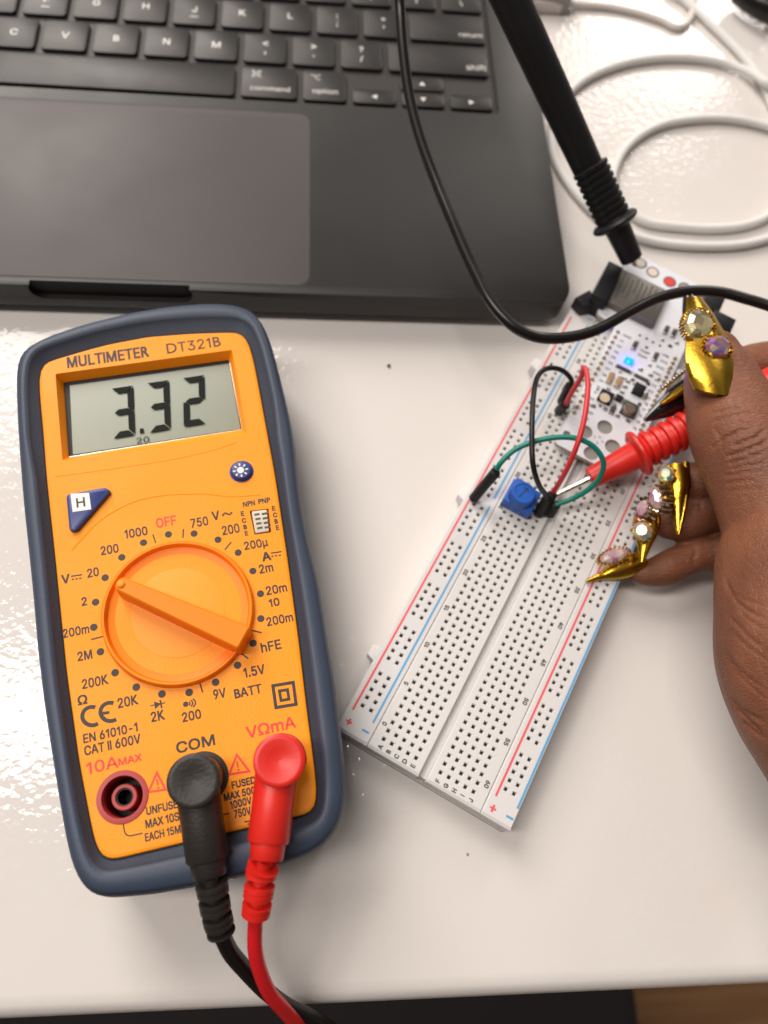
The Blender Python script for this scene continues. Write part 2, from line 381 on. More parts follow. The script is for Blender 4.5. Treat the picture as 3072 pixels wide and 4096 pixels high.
# dark flecks
vo = n.new('ShaderNodeTexVoronoi'); vo.inputs['Scale'].default_value = 75; vo.inputs['Randomness'].default_value = 1; L.new(tc.outputs['Object'], vo.inputs['Vector'])
vl = n.new('ShaderNodeMath'); vl.operation = 'LESS_THAN'; vl.inputs[1].default_value = .032; L.new(vo.outputs['Distance'], vl.inputs[0])
vs = n.new('ShaderNodeSeparateColor'); L.new(vo.outputs['Color'], vs.inputs[0])
vg = n.new('ShaderNodeMath'); vg.operation = 'GREATER_THAN'; vg.inputs[1].default_value = .94; L.new(vs.outputs[0], vg.inputs[0])
vm = n.new('ShaderNodeMath'); vm.operation = 'MULTIPLY'; L.new(vl.outputs[0], vm.inputs[0]); L.new(vg.outputs[0], vm.inputs[1])
mx2 = n.new('ShaderNodeMix'); mx2.data_type = 'RGBA'; L.new(vm.outputs[0], mx2.inputs[0]); L.new(mx.outputs[2], mx2.inputs[6]); mx2.inputs[7].default_value = (.34, .27, .22, 1)
L.new(mx2.outputs[2], p.inputs['Base Color'])
# orange peel relief, stronger in patches
o1 = n.new('ShaderNodeTexNoise'); o1.inputs['Scale'].default_value = 400; o1.inputs['Detail'].default_value = 1.5; L.new(tc.outputs['Object'], o1.inputs['Vector'])
o2 = n.new('ShaderNodeTexNoise'); o2.inputs['Scale'].default_value = 7; o2.inputs['Detail'].default_value = 2; L.new(tc.outputs['Object'], o2.inputs['Vector'])
mrp = n.new('ShaderNodeMapRange'); mrp.inputs[1].default_value = .35; mrp.inputs[2].default_value = .65; mrp.inputs[3].default_value = .25; mrp.inputs[4].default_value = 1; L.new(o2.outputs['Fac'], mrp.inputs[0])
mm = n.new('ShaderNodeMath'); mm.operation = 'MULTIPLY'; L.new(o1.outputs['Fac'], mm.inputs[0]); L.new(mrp.outputs[0], mm.inputs[1])
bmp = n.new('ShaderNodeBump'); bmp.inputs['Strength'].default_value = .5; bmp.inputs['Distance'].default_value = .0006; L.new(mm.outputs[0], bmp.inputs['Height']); L.new(bmp.outputs[0], p.inputs['Coat Normal'])
p.inputs['Coat Weight'].default_value = 1.0; p.inputs['Coat Roughness'].default_value = .07; p.inputs['Coat IOR'].default_value = 1.5
bm2 = n.new('ShaderNodeBump'); bm2.inputs['Strength'].default_value = .12; bm2.inputs['Distance'].default_value = .0004; L.new(mm.outputs[0], bm2.inputs['Height']); L.new(bm2.outputs[0], p.inputs['Normal'])
table_m = m
mb = MB()
prof = [(0, -6), (0.4, -3.5), (1.6, -1.3), (3.5, -.3), (6, 0)]      # rounded front nose
def edge(x): return -120.4 - (x + 146) * .0115
fr_ = []
xs = [-900, -146, 52, 900]
rows = []
for off, z in [(3, -26), (.6, -24), (0, -20)] + prof: rows.append([(x, edge(x) + off, z) for x in xs])
rows.append([(x, 1100, 0) for x in xs]); rows.append([(x, 1100, -26) for x in xs])
mb.rings([list(c) for c in zip(*rows)], True, True)
mb.f = [f[::-1] for f in mb.f]
tb = mb.build('table', table_m, smooth=40)
tag(tb, 'white gloss painted table top with orange peel skin under the laptop', 'table')

# ---- dark seat below the table edge
mb = MB(); c = at(1100, 4100, -330); 
cR = at(2567, 4000, -330)[0]
mb.prism(rpoly([(cR - 620, -560), (cR, -560), (cR, -40), (cR - 620, -40)], 18), -380, -330, 12)
seat_m = mat('dark_seat_fabric', (0.010, 0.008, 0.009), .85, bump=(300, .4, .001))
tag(mb.build('chair_seat', seat_m), 'black padded seat below the front edge of the table', 'chair')

# ================================================================== LAPTOP
ZD = 14.8                                   # deck height
LX, LY = -165.65, 206.0                     # centre of the V key
BODY_R, FRONT = LX + 185.9, 87.6
BODY_L, BACK = BODY_R - 312.6, FRONT + 221
root = thing('laptop', 'open dark grey laptop with black keys behind the multimeter', 'laptop', ((BODY_L + BODY_R) / 2, (FRONT + BACK) / 2, 0))
def apply_bool(o, cutters):
    for c in cutters:
        md = o.modifiers.new('b', 'BOOLEAN'); md.operation = 'DIFFERENCE'; md.object = c; md.solver = 'EXACT'; md.material_mode = 'TRANSFER'
    dg = bpy.context.evaluated_depsgraph_get()
    me = bpy.data.meshes.new_from_object(o.evaluated_get(dg)); o.modifiers.clear(); old = o.data; o.data = me; bpy.data.meshes.remove(old)
    me.polygons.foreach_set('use_smooth', [True] * len(me.polygons)); me.set_sharp_from_angle(angle=math.radians(30))
    for c in cutters: bpy.data.objects.remove(c)
mb = MB()
mb.prism(rpoly([(BODY_L, FRONT), (BODY_R, FRONT), (BODY_R, BACK), (BODY_L, BACK)], 8, 10), 3.2, ZD, .5, 1.6)
body = mb.build('body', alu, root, smooth=30)
WX0, WX1, WY0, WY1 = LX - 5.75 * 19.05, LX + 8.82 * 19.05, LY - 18.96 * 1.5 - .7, LY + 18.96 * 4.6
cut = MB(); cut.prism(rpoly([(WX0, WY0), (WX1, WY0), (WX1, WY1), (WX0, WY1)], 2.5), ZD - 1.5, ZD + 5)
c1 = cut.build('cut', alu, root)
cut = MB()                                  # finger scoop in the front edge
nx0, nx1 = ad(52, 640, ZD)[0], ad(412, 646, ZD)[0]
zc_, hr = ZD - 2.4, 4.4
cap_ = [(nx1 - hr + hr * math.cos(t), zc_ + hr * math.sin(t)) for t in np.linspace(-math.pi / 2, math.pi / 2, 12)] + [(nx0 + hr + hr * math.cos(t), zc_ + hr * math.sin(t)) for t in np.linspace(math.pi / 2, 1.5 * math.pi, 12)]
cut.rings([[(x_, FRONT + 2.0, z_) for x_, z_ in cap_], [(x_, FRONT - 6, z_) for x_, z_ in cap_]])
c2 = cut.build('cut', mat('scoop_painted_shade', (.010, .008, .008), .6, spec=.25), root)  # scoop skin darker and duller than the body, its shade painted in
apply_bool(body, [c1, c2])
mb = MB(); mb.prism(rpoly([(WX0 + .3, WY0 + .3), (WX1 - .3, WY0 + .3), (WX1 - .3, WY1 - .3), (WX0 + .3, WY1 - .3)], 2.2), ZD - 1.6, ZD - 1.35)
mb.build('keyboard_well', well_m, root)
# rubber feet
for fx in (BODY_L + 20, BODY_R - 20):
    for fy in (FRONT + 18, BACK - 18):
        mb = MB(); mb.lathe((fx, fy, 0), (0, 0, 1), [(0, 6), (3.3, 7)], 24); mb.build('foot', sleeve_m, root)
# trackpad: glass plate set in a thin dark groove
tr_, tt, tb_ = LX + 93.9, LY - 34.9, LY - 114.8
tl_ = tr_ - 130
mb = MB(); mb.prism(rpoly([(tl_ - .4, tb_ - .4), (tr_ + .4, tb_ - .4), (tr_ + .4, tt + .4), (tl_ - .4, tt + .4)], 5.2, 10), ZD - .2, ZD + .03)
mb.build('trackpad_groove', black_void, root)
mb = MB(); mb.prism(rpoly([(tl_, tb_), (tr_, tb_), (tr_, tt), (tl_, tt)], 5, 10), ZD - .3, ZD + .10, .05, 0)
mb.build('trackpad', pad_m, root)
KEYTOP = ZD + .05
def key(u0, u1, row, legend=(), h=16.4, dv=0.0, yc=None):
    x0, x1 = LX + u0 * 19.05, LX + u1 * 19.05; y = LY + row * 18.96 + dv
    k = MB()
    poly = rpoly([(x0, y - h / 2), (x1, y - h / 2), (x1, y + h / 2), (x0, y + h / 2)], 1.8, 5)
    k.prism(poly, ZD - 1.25, KEYTOP, .22, 0)
    ko = k.build('key', key_m, root, smooth=50)
    if legend:
        t = MB()
        for s, ox, oy, hh, ww in legend:
            cx = (x0 + x1) / 2 + ox; cy = y + oy
            if s == 'ARL': t.add([(cx - 1.1, cy, KEYTOP + .03), (cx + 1, cy - 1.2, KEYTOP + .03), (cx + 1, cy + 1.2, KEYTOP + .03)], [(0, 1, 2)])
            elif s == 'ARR': t.add([(cx + 1.1, cy, KEYTOP + .03), (cx - 1, cy + 1.2, KEYTOP + .03), (cx - 1, cy - 1.2, KEYTOP + .03)], [(0, 1, 2)])
            elif s == 'ARU': t.add([(cx, cy + 1.1, KEYTOP + .03), (cx - 1.2, cy - 1, KEYTOP + .03), (cx + 1.2, cy - 1, KEYTOP + .03)], [(0, 1, 2)])
            elif s == 'ARD': t.add([(cx, cy - 1.1, KEYTOP + .03), (cx + 1.2, cy + 1, KEYTOP + .03), (cx - 1.2, cy + 1, KEYTOP + .03)], [(0, 1, 2)])
            elif s == 'CMD':
                g = .62; zz = KEYTOP + .03
                pts = []
                for a in range(4):                       # looped square
                    ca, sa = math.cos(a * math.pi / 2), math.sin(a * math.pi / 2)
                    for b in np.linspace(math.pi, 2.5 * math.pi, 9):
                        px_, py_ = g + .55 + .55 * math.cos(b + math.pi / 2 * 0), g + .55 + .55 * math.sin(b)
                        pts.append((cx + ca * px_ - sa * py_, cy + sa * px_ + ca * py_))
                for a in range(4):
                    ca, sa = math.cos(a * math.pi / 2), math.sin(a * math.pi / 2)
                    loop = [(g + .55 + .5 * math.cos(b), g + .55 + .5 * math.sin(b)) for b in np.linspace(-math.pi / 2 - math.pi / 2, math.pi, 13)]
                    pline(t, [(cx + ca * q - sa * w2, cy + sa * q + ca * w2) for q, w2 in loop], .26, zz)
                    bar(t, (cx + ca * -.75 - sa * g, cy + sa * -.75 + ca * g), (cx + ca * .75 - sa * g, cy + sa * .75 + ca * g), .26, zz + .002 * a)
            elif s == 'OPT':
                zz = KEYTOP + .03
                pline(t, [(cx - 1.9, cy + 1.2), (cx - .7, cy + 1.2), (cx + .7, cy - 1.1), (cx + 1.9, cy - 1.1)], .32, zz); bar(t, (cx + .3, cy + 1.2), (cx + 1.9, cy + 1.2), .32, zz)
            elif s == 'BUMP': bar(t, (cx - 1.6, cy), (cx + 1.6, cy), .5, KEYTOP + .04)
            else: put(t, s, (cx, cy, KEYTOP + .03), 0, ww, hh, bold=.03 if len(s) < 2 else 0.0)
        t.build('legend', legend_m, ko, smooth=0)
    return ko
G = .065
def std(u, row, ch, **k): key(u - .5 + G, u + .5 - G, row, ch, **k)
LH = 3.3
for u, ch in zip(range(-2, 4), 'XCVBNM'): std(u, 0, [(ch, 0, 0, LH, None)])
std(4, 0, [('<', 0, 2.5, 2.6, None), (',', 0, -3.0, 1.5, None)])
std(5, 0, [('>', 0, 2.5, 2.6, None), ('.', 0, -3.0, .7, None)])
std(6, 0, [('?', 0, 2.7, 3.0, None), ('/', 0, -2.8, 3.2, None)])
key(6.5 + G, 8.70, 0, [('shift', 15.4, -3.6, None, 8.2)])
for i, ch in enumerate('DFGHJKL'):
    lg = [(ch, 0, .6, LH, None)]
    if ch in 'FJ': lg.append(('BUMP', 0, -3.6, 0, 0))
    std(-1.5 + i, 1, lg)
std(5.5, 1, [(':', 0, 2.2, 2.4, None), (';', 0, -2.4, 2.8, None)])
std(6.5, 1, [('"', 0, 2.4, 1.4, None), ("'", 0, -2.2, 1.4, None)])
key(7.0 + G, 8.70, 1, [('return', 9.8, -3.6, None, 9.6)])
for i, ch in enumerate(['E', 'R', 'T', 'Y', 'U', 'I', 'O', 'P']): std(-1.75 + i, 2, [(ch, 0, .6, LH, None)])
std(6.25, 2, [('{', 0, 3, 3.0, None), ('[', 0, -3.4, 3.2, None)])
std(7.25, 2, [('}', 0, 3, 3.0, None), (']', 0, -3.4, 3.2, None)])
key(7.75 + G, 8.70, 2, [('|', 0, 3, 3.0, None), ('\\', 0, -3.4, 3.2, None)])
for i, ch in enumerate('3456789'): std(-1.2 + i, 3, [(ch, 0, -2.4, 2.6, None)])
key(-1.64, 3.42, -1)
key(3.55, 4.66, -1, [('CMD', -5.0, 4.3, 0, 0), ('command', 0.4, -3.4, None, 15.2)])
key(4.79, 5.66, -1, [('OPT', -3.4, 4.2, 0, 0), ('option', .2, -3.4, None, 9.8)])
key(5.80, 6.68, -1, [('ARL', 0, 0, 0, 0)], h=7.6, dv=-4.4)
key(6.81, 7.69, -1, [('ARD', 0, 0, 0, 0)], h=7.6, dv=-4.4)
key(6.81, 7.69, -1, [('ARU', 0, 0, 0, 0)], h=7.6, dv=4.3)
key(7.82, 8.70, -1, [('ARR', 0, 0, 0, 0)], h=7.6, dv=-4.4)

# ================================================================== MULTIMETER
ZF = 31.0
mc = ad(386, 1322, ZF)
root = thing('multimeter', 'orange multimeter in a navy rubber holster reading 3.32', 'multimeter', (mc[0], mc[1], 0))
_a, _b = at(150 * D, 990 * D, ZF), at(525 * D, 925 * D, ZF)
PHI = math.atan2(_b[1] - _a[1], _b[0] - _a[0]) - .012
ux = np.array([math.cos(PHI), math.sin(PHI)]); uy = np.array([-ux[1], ux[0]])
OUT_D = [(40, 800), (41, 850), (43.5, 920), (49, 1000), (57, 1100), (68, 1200), (78, 1300), (88, 1415), (101, 1522), (122, 1659), (145, 1796), (158, 1860), (175, 1902), (195, 1926), (215, 1936), (240, 1940), (330, 1932), (430, 1915), (540, 1890), (640, 1858), (690, 1835), (725, 1800), (742, 1762), (748, 1710), (745, 1650), (735, 1575), (724, 1483), (706, 1373), (689, 1263), (678, 1220), (665, 1167), (653, 1105), (645, 1044), (640, 985), (632, 929), (617, 866), (603, 806), (591, 760), (578, 722), (560, 693), (530, 678), (490, 671), (440, 671), (380, 676), (300, 688), (200, 712), (120, 738), (70, 762), (48, 782)]
IN_D = [(79.5, 806), (82, 794), (92, 783), (137, 769), (185, 755), (234, 742), (319, 726), (410, 719), (501, 716), (522, 717), (533, 722), (539, 734), (551, 785), (573, 905), (595.7, 1026), (623, 1208), (646, 1377), (664, 1530), (680, 1650), (687, 1722), (687, 1738), (681, 1750), (668, 1759), (560, 1784), (400, 1821), (250, 1857), (234, 1859), (222, 1856), (210, 1842), (202, 1818), (170, 1650), (143, 1458), (117.5, 1204), (98.4, 1026), (91, 921)]
NS = 220
def polar(ptsd, z):
    P = np.array([ad(x, y, z)[:2] for x, y in ptsd]); c = mc[:2]
    # dense closed curve, then one sample per bearing
    Q = np.concatenate([np.linspace(P[i], P[(i + 1) % len(P)], 60, endpoint=False) for i in range(len(P))]); d = Q - c
    d = np.c_[d @ ux / 36, d @ uy / 72]
    a = np.unwrap(np.arctan2(d[:, 1], d[:, 0])); 
    if a[-1] < a[0]: a = a[::-1]; Q = Q[::-1]
    o = np.argsort(a); a = a[o]; Q = Q[o]
    tt_ = np.linspace(-math.pi, math.pi, NS, endpoint=False)
    a0 = np.mod(a + math.pi, 2 * math.pi) - math.pi; o = np.argsort(a0); a0 = a0[o]; Q = Q[o]
    a0 = np.r_[a0[-1] - 2 * math.pi, a0, a0[0] + 2 * math.pi]; Q = np.vstack([Q[-1], Q, Q[0]])
    R_ = np.c_[np.interp(tt_, a0, Q[:, 0]), np.interp(tt_, a0, Q[:, 1])]
    for _ in range(3): R_ = .25 * np.roll(R_, 1, 0) + .5 * R_ + .25 * np.roll(R_, -1, 0)
    return [R_[i] for i in range(NS)]
OUT = polar(OUT_D, 27.5); INN = polar(IN_D, ZF)
def lerp(t): return [(1 - t) * a + t * b for a, b in zip(OUT, INN)]
mb = MB()
def rg(poly, z): return [(*p, z) for p in poly]
def lerpv(ts, tt2):
    """blend outline to opening: ts on the flanks, tt2 on the brow of the holster"""
    out = []
    for a, b in zip(OUT, INN):
        k = max(0.0, min(1.0, (((a - mc[:2]) @ uy) - 50) / 12)); t = ts + (tt2 - ts) * k; out.append((1 - t) * a + t * b)
    return out
mb.rings([rg(inset(OUT, 2.6), 0), rg(inset(OUT, 1.0), .8), rg(inset(OUT, .5), 2.5), rg(inset(OUT, .5), 14), rg(inset(OUT, .1), 18), rg(OUT, 27.5), rg(inset(OUT, .35), 30.4), rg(inset(OUT, .9), 31.9), rg(inset(OUT, 1.7), 32.7), rg(lerpv(.55, .40), 33.1), rg(lerpv(.66, .50), 32.9), rg(lerpv(.72, .57), 32.4)], True, False)
mb.mi = 1
mb.rings([rg(lerpv(.72, .57), 32.4), rg(lerpv(.80, .68), 31.3), rg(lerpv(.93, .92), 30.6), rg(lerp(.97), 30.2), rg(lerp(1.03), 29.8)], False, False)
mb.build('holster', None, root, mats=[navy, navy_tex], smooth=45)

# face panel with openings for the display, the jack and the transistor socket
def q4(fn, pts, z): return [fn(x, y, z) for x, y in pts]
def inner(fn, x, y, h=0.0): return fn(x, y, ZF + h)
LCD_O = rpoly(q4(R4, [(262, 350), (1100, 236), (1172, 640), (296, 762)], ZF), .6, 3)
JACK = {'amp': R6(462, 637, ZF), 'com': R6(818, 555, ZF), 'volt': R6(1172, 470, ZF)}
# true spacing 19 mm along the face
JACK['com'] = JACK['amp'] + np.r_[ux * 18.6, 0]; JACK['volt'] = JACK['amp'] + np.r_[ux * 37.4, 0]
SOCK = rpoly(q4(R5, [(1146, 182), (1243, 171), (1257, 293), (1172, 305)], ZF), .3, 2)
mb = MB()
face_in = inset(INN, .9)
jh = [(*p[:2], ZF) for p in circ(JACK['amp'], 5.1, 40)]
mb.flat([(*p, ZF) for p in face_in], [[(*p, ZF) for p in LCD_O], jh, [(*p, ZF) for p in SOCK]])
mb.rings([rg(inset(INN, .9), ZF), rg(inset(INN, .35), ZF - .12), rg(inset(INN, .12), ZF - .5), rg(inset(INN, .1), ZF - 1.5)][::-1], False, False)
# display recess: sloped walls down to the glass
LCD_I = rpoly(q4(R4, [(302, 391), (1086, 284), (1146, 614), (326, 744)], ZF - 3.4), .3, 3)
mb.rings([[(*p, ZF) for p in LCD_O], [(*p, ZF - 3.4) for p in LCD_I]], False, False)
mb.rings([[(*p, ZF) for p in SOCK], [(*p, ZF - 2) for p in SOCK]], False, True)
# moulded lines
R5c = lambda pts: [R5(x, y, ZF - .22) for x, y in pts]
mb.tube(R5c([(240, 385), (300, 318), (395, 225), (545, 142), (700, 106), (900, 97), (1050, 110), (1200, 102)]), .36, 8, 10)
mb.tube([R4(x, y, ZF - .24) for x, y in [(265, 838), (500, 806), (800, 760), (1000, 716), (1120, 676)]], .34, 8, 8)
face = mb.build('face_panel', orange, root, smooth=30)

# lettering (black and red print on the face)
kb, kD, kJ, kC = MB(), MB(), MB(), MB(); ZP = ZF + .03
def lt(mb_, fn, s, x, y, wpx, hpx, bold=.06, ang=-8.5, dz=0, left=False):
    a = math.radians(ang); e = (math.cos(a), math.sin(a)); nn = (-e[1], e[0])
    if left: x, y = x + e[0] * wpx / 2, y + e[1] * wpx / 2
    c = fn(x, y, ZP + dz)
    w1 = np.linalg.norm(fn(x + e[0] * wpx / 2, y + e[1] * wpx / 2, ZP) - fn(x - e[0] * wpx / 2, y - e[1] * wpx / 2, ZP)) if wpx else None
    h1 = np.linalg.norm(fn(x + nn[0] * hpx / 2, y + nn[1] * hpx / 2, ZP) - fn(x - nn[0] * hpx / 2, y - nn[1] * hpx / 2, ZP)) if hpx else None
    put(mb_, s, c, PHI, w1, h1, bold=bold)
for s, x, y, w1, h1 in [('1000', 567, 293, 118, 46), ('750', 890, 240, 90, 47), ('200', 1050, 277, 90, 48), ('200µ', 1180, 357, 122, 54), ('2m', 1230, 475, 72, 46), ('20m', 1283, 582, 108, 46), ('10', 1272, 650, 54, 42), ('200m', 1300, 737, 136, 46), ('hFE', 1255, 872, 104, 50), ('1.5V', 1170, 1000, 110, 50), ('9V', 993, 1115, 65, 50), ('BATT', 1138, 1103, 142, 48), ('20', 347, 497, 60, 46), ('200', 432, 380, 92, 46), ('2', 302, 645, 28, 44), ('200m', 260, 797, 136, 46), ('2M', 305, 920, 76, 48), ('200K', 358, 1055, 136, 50), ('Ω', 293, 1147, 50, 50), ('20K', 525, 1155, 106, 52), ('2K', 678, 1229, 72, 52), ('200', 850, 1228, 98, 50)]:
    lt(kD, R5, s, x, y, w1, h1, .055)
lt(kD, R5, 'V', 973, 207, 40, 46, .06); lt(kD, R5, 'A', 1232, 415, 46, 46, .07); lt(kD, R5, 'V', 207, 530, 44, 46, .06)
ko_ = MB(); lt(ko_, R5, 'OFF', 720, 238, 104, 50, .05)
for cx, cy, fnw in [(1282, 402, 54), (263, 520, 56)]:
    bar(kD, R5(cx - fnw / 2, cy - 7 + 4, ZP), R5(cx + fnw / 2, cy - 7 - 4, ZP), .38, ZP)
    for k in (-1, 0, 1): bar(kD, R5(cx + k * 19 - 6, cy + 10 - k * 2.6 + 1, ZP), R5(cx + k * 19 + 6, cy + 10 - k * 2.6 - 1, ZP), .38, ZP)
pline(kD, [R5(x, y, ZP) for x, y in [(1008, 210), (1014, 199), (1022, 194), (1032, 198), (1040, 202), (1048, 200), (1056, 189)]], .5, ZP)
for s, x, y in [('NPN', 1143, 146), ('PNP', 1221, 131)]: lt(kD, R5, s, x, y, 62, 27, .07)
for s, x, y in [('E', 1110, 197), ('C', 1118, 232), ('B', 1124, 265), ('E', 1130, 297), ('E', 1269, 170), ('C', 1277, 204), ('B', 1282, 236), ('E', 1289, 268)]: lt(kD, R5, s, x, y, None, 25, .08)
for x, y in [(605, 345), (732, 303), (863, 299), (985, 330), (1088, 396), (1163, 490), (1202, 606), (1204, 733), (1164, 858), (1085, 971), (973, 1058), (838, 1110), (699, 1118), (568, 1083), (460, 1009), (385, 902), (351, 777), (360, 649), (409, 524), (494, 420)]:
    kD.add([(*p[:2], ZP + .01) for p in circ(R5(x, y, ZP), .93, 24)], [tuple(range(24))])
for a, b in [((653, 303), (667, 347)), ((809, 275), (806, 321)), ((1053, 342), (1019, 382)), ((1155, 792), (1208, 805)), ((1093, 904), (1140, 937)), ((891, 1057), (907, 1110)), ((337, 840), (402, 823))]: bar(kD, R5(*a, ZP), R5(*b, ZP), .36, ZP)
# diode, buzzer, double square
for a in (0,):
    d0 = lambda dx, dy: R5(678 + dx, 1170 + dy, ZP)
    bar(kD, d0(-38, 8), d0(38, -8), .28, ZP)
    kD.add([(*d0(-20, -14)[:2], ZP + .01), (*d0(-14, 26)[:2], ZP + .01), (*d0(16, -3)[:2], ZP + .01)], [(0, 1, 2)]); bar(kD, d0(12, -22), d0(20, 20), .42, ZP + .015)
    b0 = lambda dx, dy: R5(820 + dx, 1170 + dy, ZP)
    kD.add([(*p[:2], ZP) for p in circ(b0(0, 0), .66, 20)], [tuple(range(20))])
    for rr in (22, 36, 50): pline(kD, [b0(rr * math.cos(t) , rr * math.sin(t) * .62 - rr * .14) for t in np.linspace(-.75, .75, 9)], .34, ZP)
def ring4(mb_, fn, pts, t):
    c = np.mean(np.array(pts), 0)
    o = [fn(x, y, ZP)[:2] for x, y in pts]; A2 = sum(o[i][0] * o[(i + 1) % 4][1] - o[(i + 1) % 4][0] * o[i][1] for i in range(4))
    if A2 < 0: o = o[::-1]
    i_ = inset(o, t); n_ = len(o)
    mb_.add([(*p, ZP) for p in o] + [(*p, ZP) for p in i_], [(k, (k + 1) % n_, n_ + (k + 1) % n_, n_ + k) for k in range(n_)])
sb = MB(); ring4(sb, R5, [(1256, 1069), (1376, 1049), (1393, 1177), (1274, 1197)], .8); ring4(sb, R5, [(1290, 1096), (1346, 1087), (1356, 1150), (1301, 1160)], .72); sb.build('double_square_symbol', ink, face, smooth=0)
# top title
kT = MB(); lt(kT, R4, 'MULTIMETER', 513, 270, 392, 53, .075, -8.9); kM = MB(); lt(kM, R4, 'DT321B', 918, 213, 258, 48, .02, -7.4)
# CE mark
def arcs(fn, cx, cy, rx, ry, a0, a1, wd): pline(kC, [fn(cx + rx * math.cos(t) + ry * math.sin(t) * .17 , cy + ry * math.sin(t) - rx * math.cos(t) * .15, ZP) for t in np.linspace(a0, a1, 24)], wd, ZP)
arcs(R6, 318, 254, 46, 43, math.radians(62), math.radians(298), .95); arcs(R6, 404, 234, 46, 43, math.radians(62), math.radians(298), .95)
bar(kC, R6(358, 243, ZP), R6(400, 236, ZP), .7, ZP + .01)
for s, x, y, w1, h1 in [('EN 61010-1', 405, 333, 262, 44), ('CAT II 600V', 415, 389, 272, 46), ]: lt(kJ, R6, s, x, y, w1, h1, .06, -9.5)
lt(kJ, R6, 'COM', 808, 385, 186, 54, .05, -8)
for s, x, y, w1, h1 in [('UNFUSED', 574, 697, 182, 40), ('MAX 10SEC', 570, 757, 214, 42), ('EACH 15MIN', 568, 820, 206, 40)]: lt(kJ, R6, s, x, y, w1, h1, .07, -8.5, left=True)
for s, x, y, w1, h1 in [('FUSED', 979, 577, 118, 36), ('MAX 500mA', 942, 630, 206, 36), ('1000V', 972, 672, 104, 38), ('750V', 990, 716, 82, 40)]: lt(kJ, R6, s, x, y, w1, h1, .08, -8.5, left=True)
bar(kJ, R6(1082, 648, ZP), R6(1112, 644, ZP), .3, ZP); bar(kJ, R6(1082, 660, ZP), R6(1112, 656, ZP), .3, ZP)
pline(kJ, [R6(x, y, ZP) for x, y in [(1078, 700), (1084, 693), (1092, 696), (1100, 699), (1108, 690)]], .4, ZP)
bar(kJ, R6(941, 720, ZP), R6(970, 716, ZP), .3, ZP)
bar(kJ, R6(1068, 722, ZP), R6(1073, 748, ZP), .32, ZP)
for k, hw in enumerate((34, 22, 11)): bar(kJ, R6(1074 - hw + k * 3, 750 + k * 13 + hw * .15, ZP + .01), R6(1074 + hw + k * 3, 750 + k * 13 - hw * .15, ZP + .01), .32, ZP + .01)
pline(kJ, [R6(x, y, ZP) for x, y in [(465, 752), (467, 775), (471, 800), (478, 814), (490, 821), (505, 821), (557, 809)]], .3, ZP)
kA = MB(); lt(kA, R6, '10A', 366, 486, 152, 56, .03); lt(kA, R6, 'MAX', 498, 460, 112, 34, .06); kV = MB(); lt(kV, R6, 'VΩmA', 1165, 306, 238, 56, .04, -8)
def tri(pts, exc):
    kr = MB()
    o = [R6(x, y, ZP)[:2] for x, y in pts]
    if (o[1][0] - o[0][0]) * (o[2][1] - o[0][1]) - (o[1][1] - o[0][1]) * (o[2][0] - o[0][0]) < 0: o = o[::-1]
    i_ = inset(o, .5)
    kr.add([(*p, ZP) for p in o] + [(*p, ZP) for p in i_], [(k, (k + 1) % 3, 3 + (k + 1) % 3, 3 + k) for k in range(3)])
    bar(kr, R6(exc[0] - 3, exc[1] - 20, ZP), R6(exc[0] + 2, exc[1] + 10, ZP), .42, ZP)
    kr.add([(*p[:2], ZP) for p in circ(R6(exc[0] + 4, exc[1] + 22, ZP), .28, 12)], [tuple(range(12))])
    kr.build('warning_symbol', red_ink, face, smooth=0)
tri([(625, 510), (576, 622), (674, 606)], (628, 572)); tri([(1003, 427), (960, 537), (1072, 519)], (1008, 487))
kD.build('dial_lettering', ink, face, smooth=0); kJ.build('socket_lettering', ink, face, smooth=0); kC.build('conformity_mark', ink, face, smooth=0)
kT.build('title_lettering', ink, face, smooth=0); kM.build('type_lettering', ink, face, smooth=0)
ko_.build('off_lettering', red_ink, face, smooth=0); kA.build('socket_lettering', red_ink, face, smooth=0); kV.build('socket_lettering', red_ink, face, smooth=0)

# display
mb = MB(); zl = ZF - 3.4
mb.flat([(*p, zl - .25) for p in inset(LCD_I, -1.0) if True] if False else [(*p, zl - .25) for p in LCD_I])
disp = mb.build('display', black_void, root, smooth=0)  # black backing; its strip left of and above the panel is painted shade
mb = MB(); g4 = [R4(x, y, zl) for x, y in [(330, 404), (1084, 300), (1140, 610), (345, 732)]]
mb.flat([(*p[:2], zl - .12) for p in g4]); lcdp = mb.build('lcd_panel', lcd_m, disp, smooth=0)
mb = MB(); zs = zl + .30
def seg7(quad, on, th=.285):
    q = [np.array(R4(x, y, zs)[:2]) for x, y in quad]      # tl tr br bl
    def B(u, v): return (1 - v) * ((1 - u) * q[0] + u * q[1]) + v * ((1 - u) * q[3] + u * q[2])
    t = th; h = t * .5; g = .02; tv = t * .42
    S = {'a': [(g, 0), (1 - g, 0), (1 - t - g, tv), (t + g, tv)], 'd': [(t + g, 1 - tv), (1 - t - g, 1 - tv), (1 - g, 1), (g, 1)],
         'g': [(h * .7, .5), (t, .5 - tv / 2), (1 - t, .5 - tv / 2), (1 - h * .7, .5), (1 - t, .5 + tv / 2), (t, .5 + tv / 2)],
         'b': [(1, g), (1, .5 - g * .6), (1 - h, .5 - g * .6), (1 - t, .5 - tv / 2 - g), (1 - t, tv + g)], 'c': [(1, .5 + g * .6), (1, 1 - g), (1 - t, 1 - tv - g), (1 - t, .5 + tv / 2 + g), (1 - h, .5 + g * .6)],
         'e': [(0, .5 + g * .6), (h, .5 + g * .6), (t, .5 + tv / 2 + g), (t, 1 - tv - g), (0, 1 - g)]}
    for k in on:
        pts = [(*B(u, v), zs) for u, v in S[k]]; mb.flat(pts)
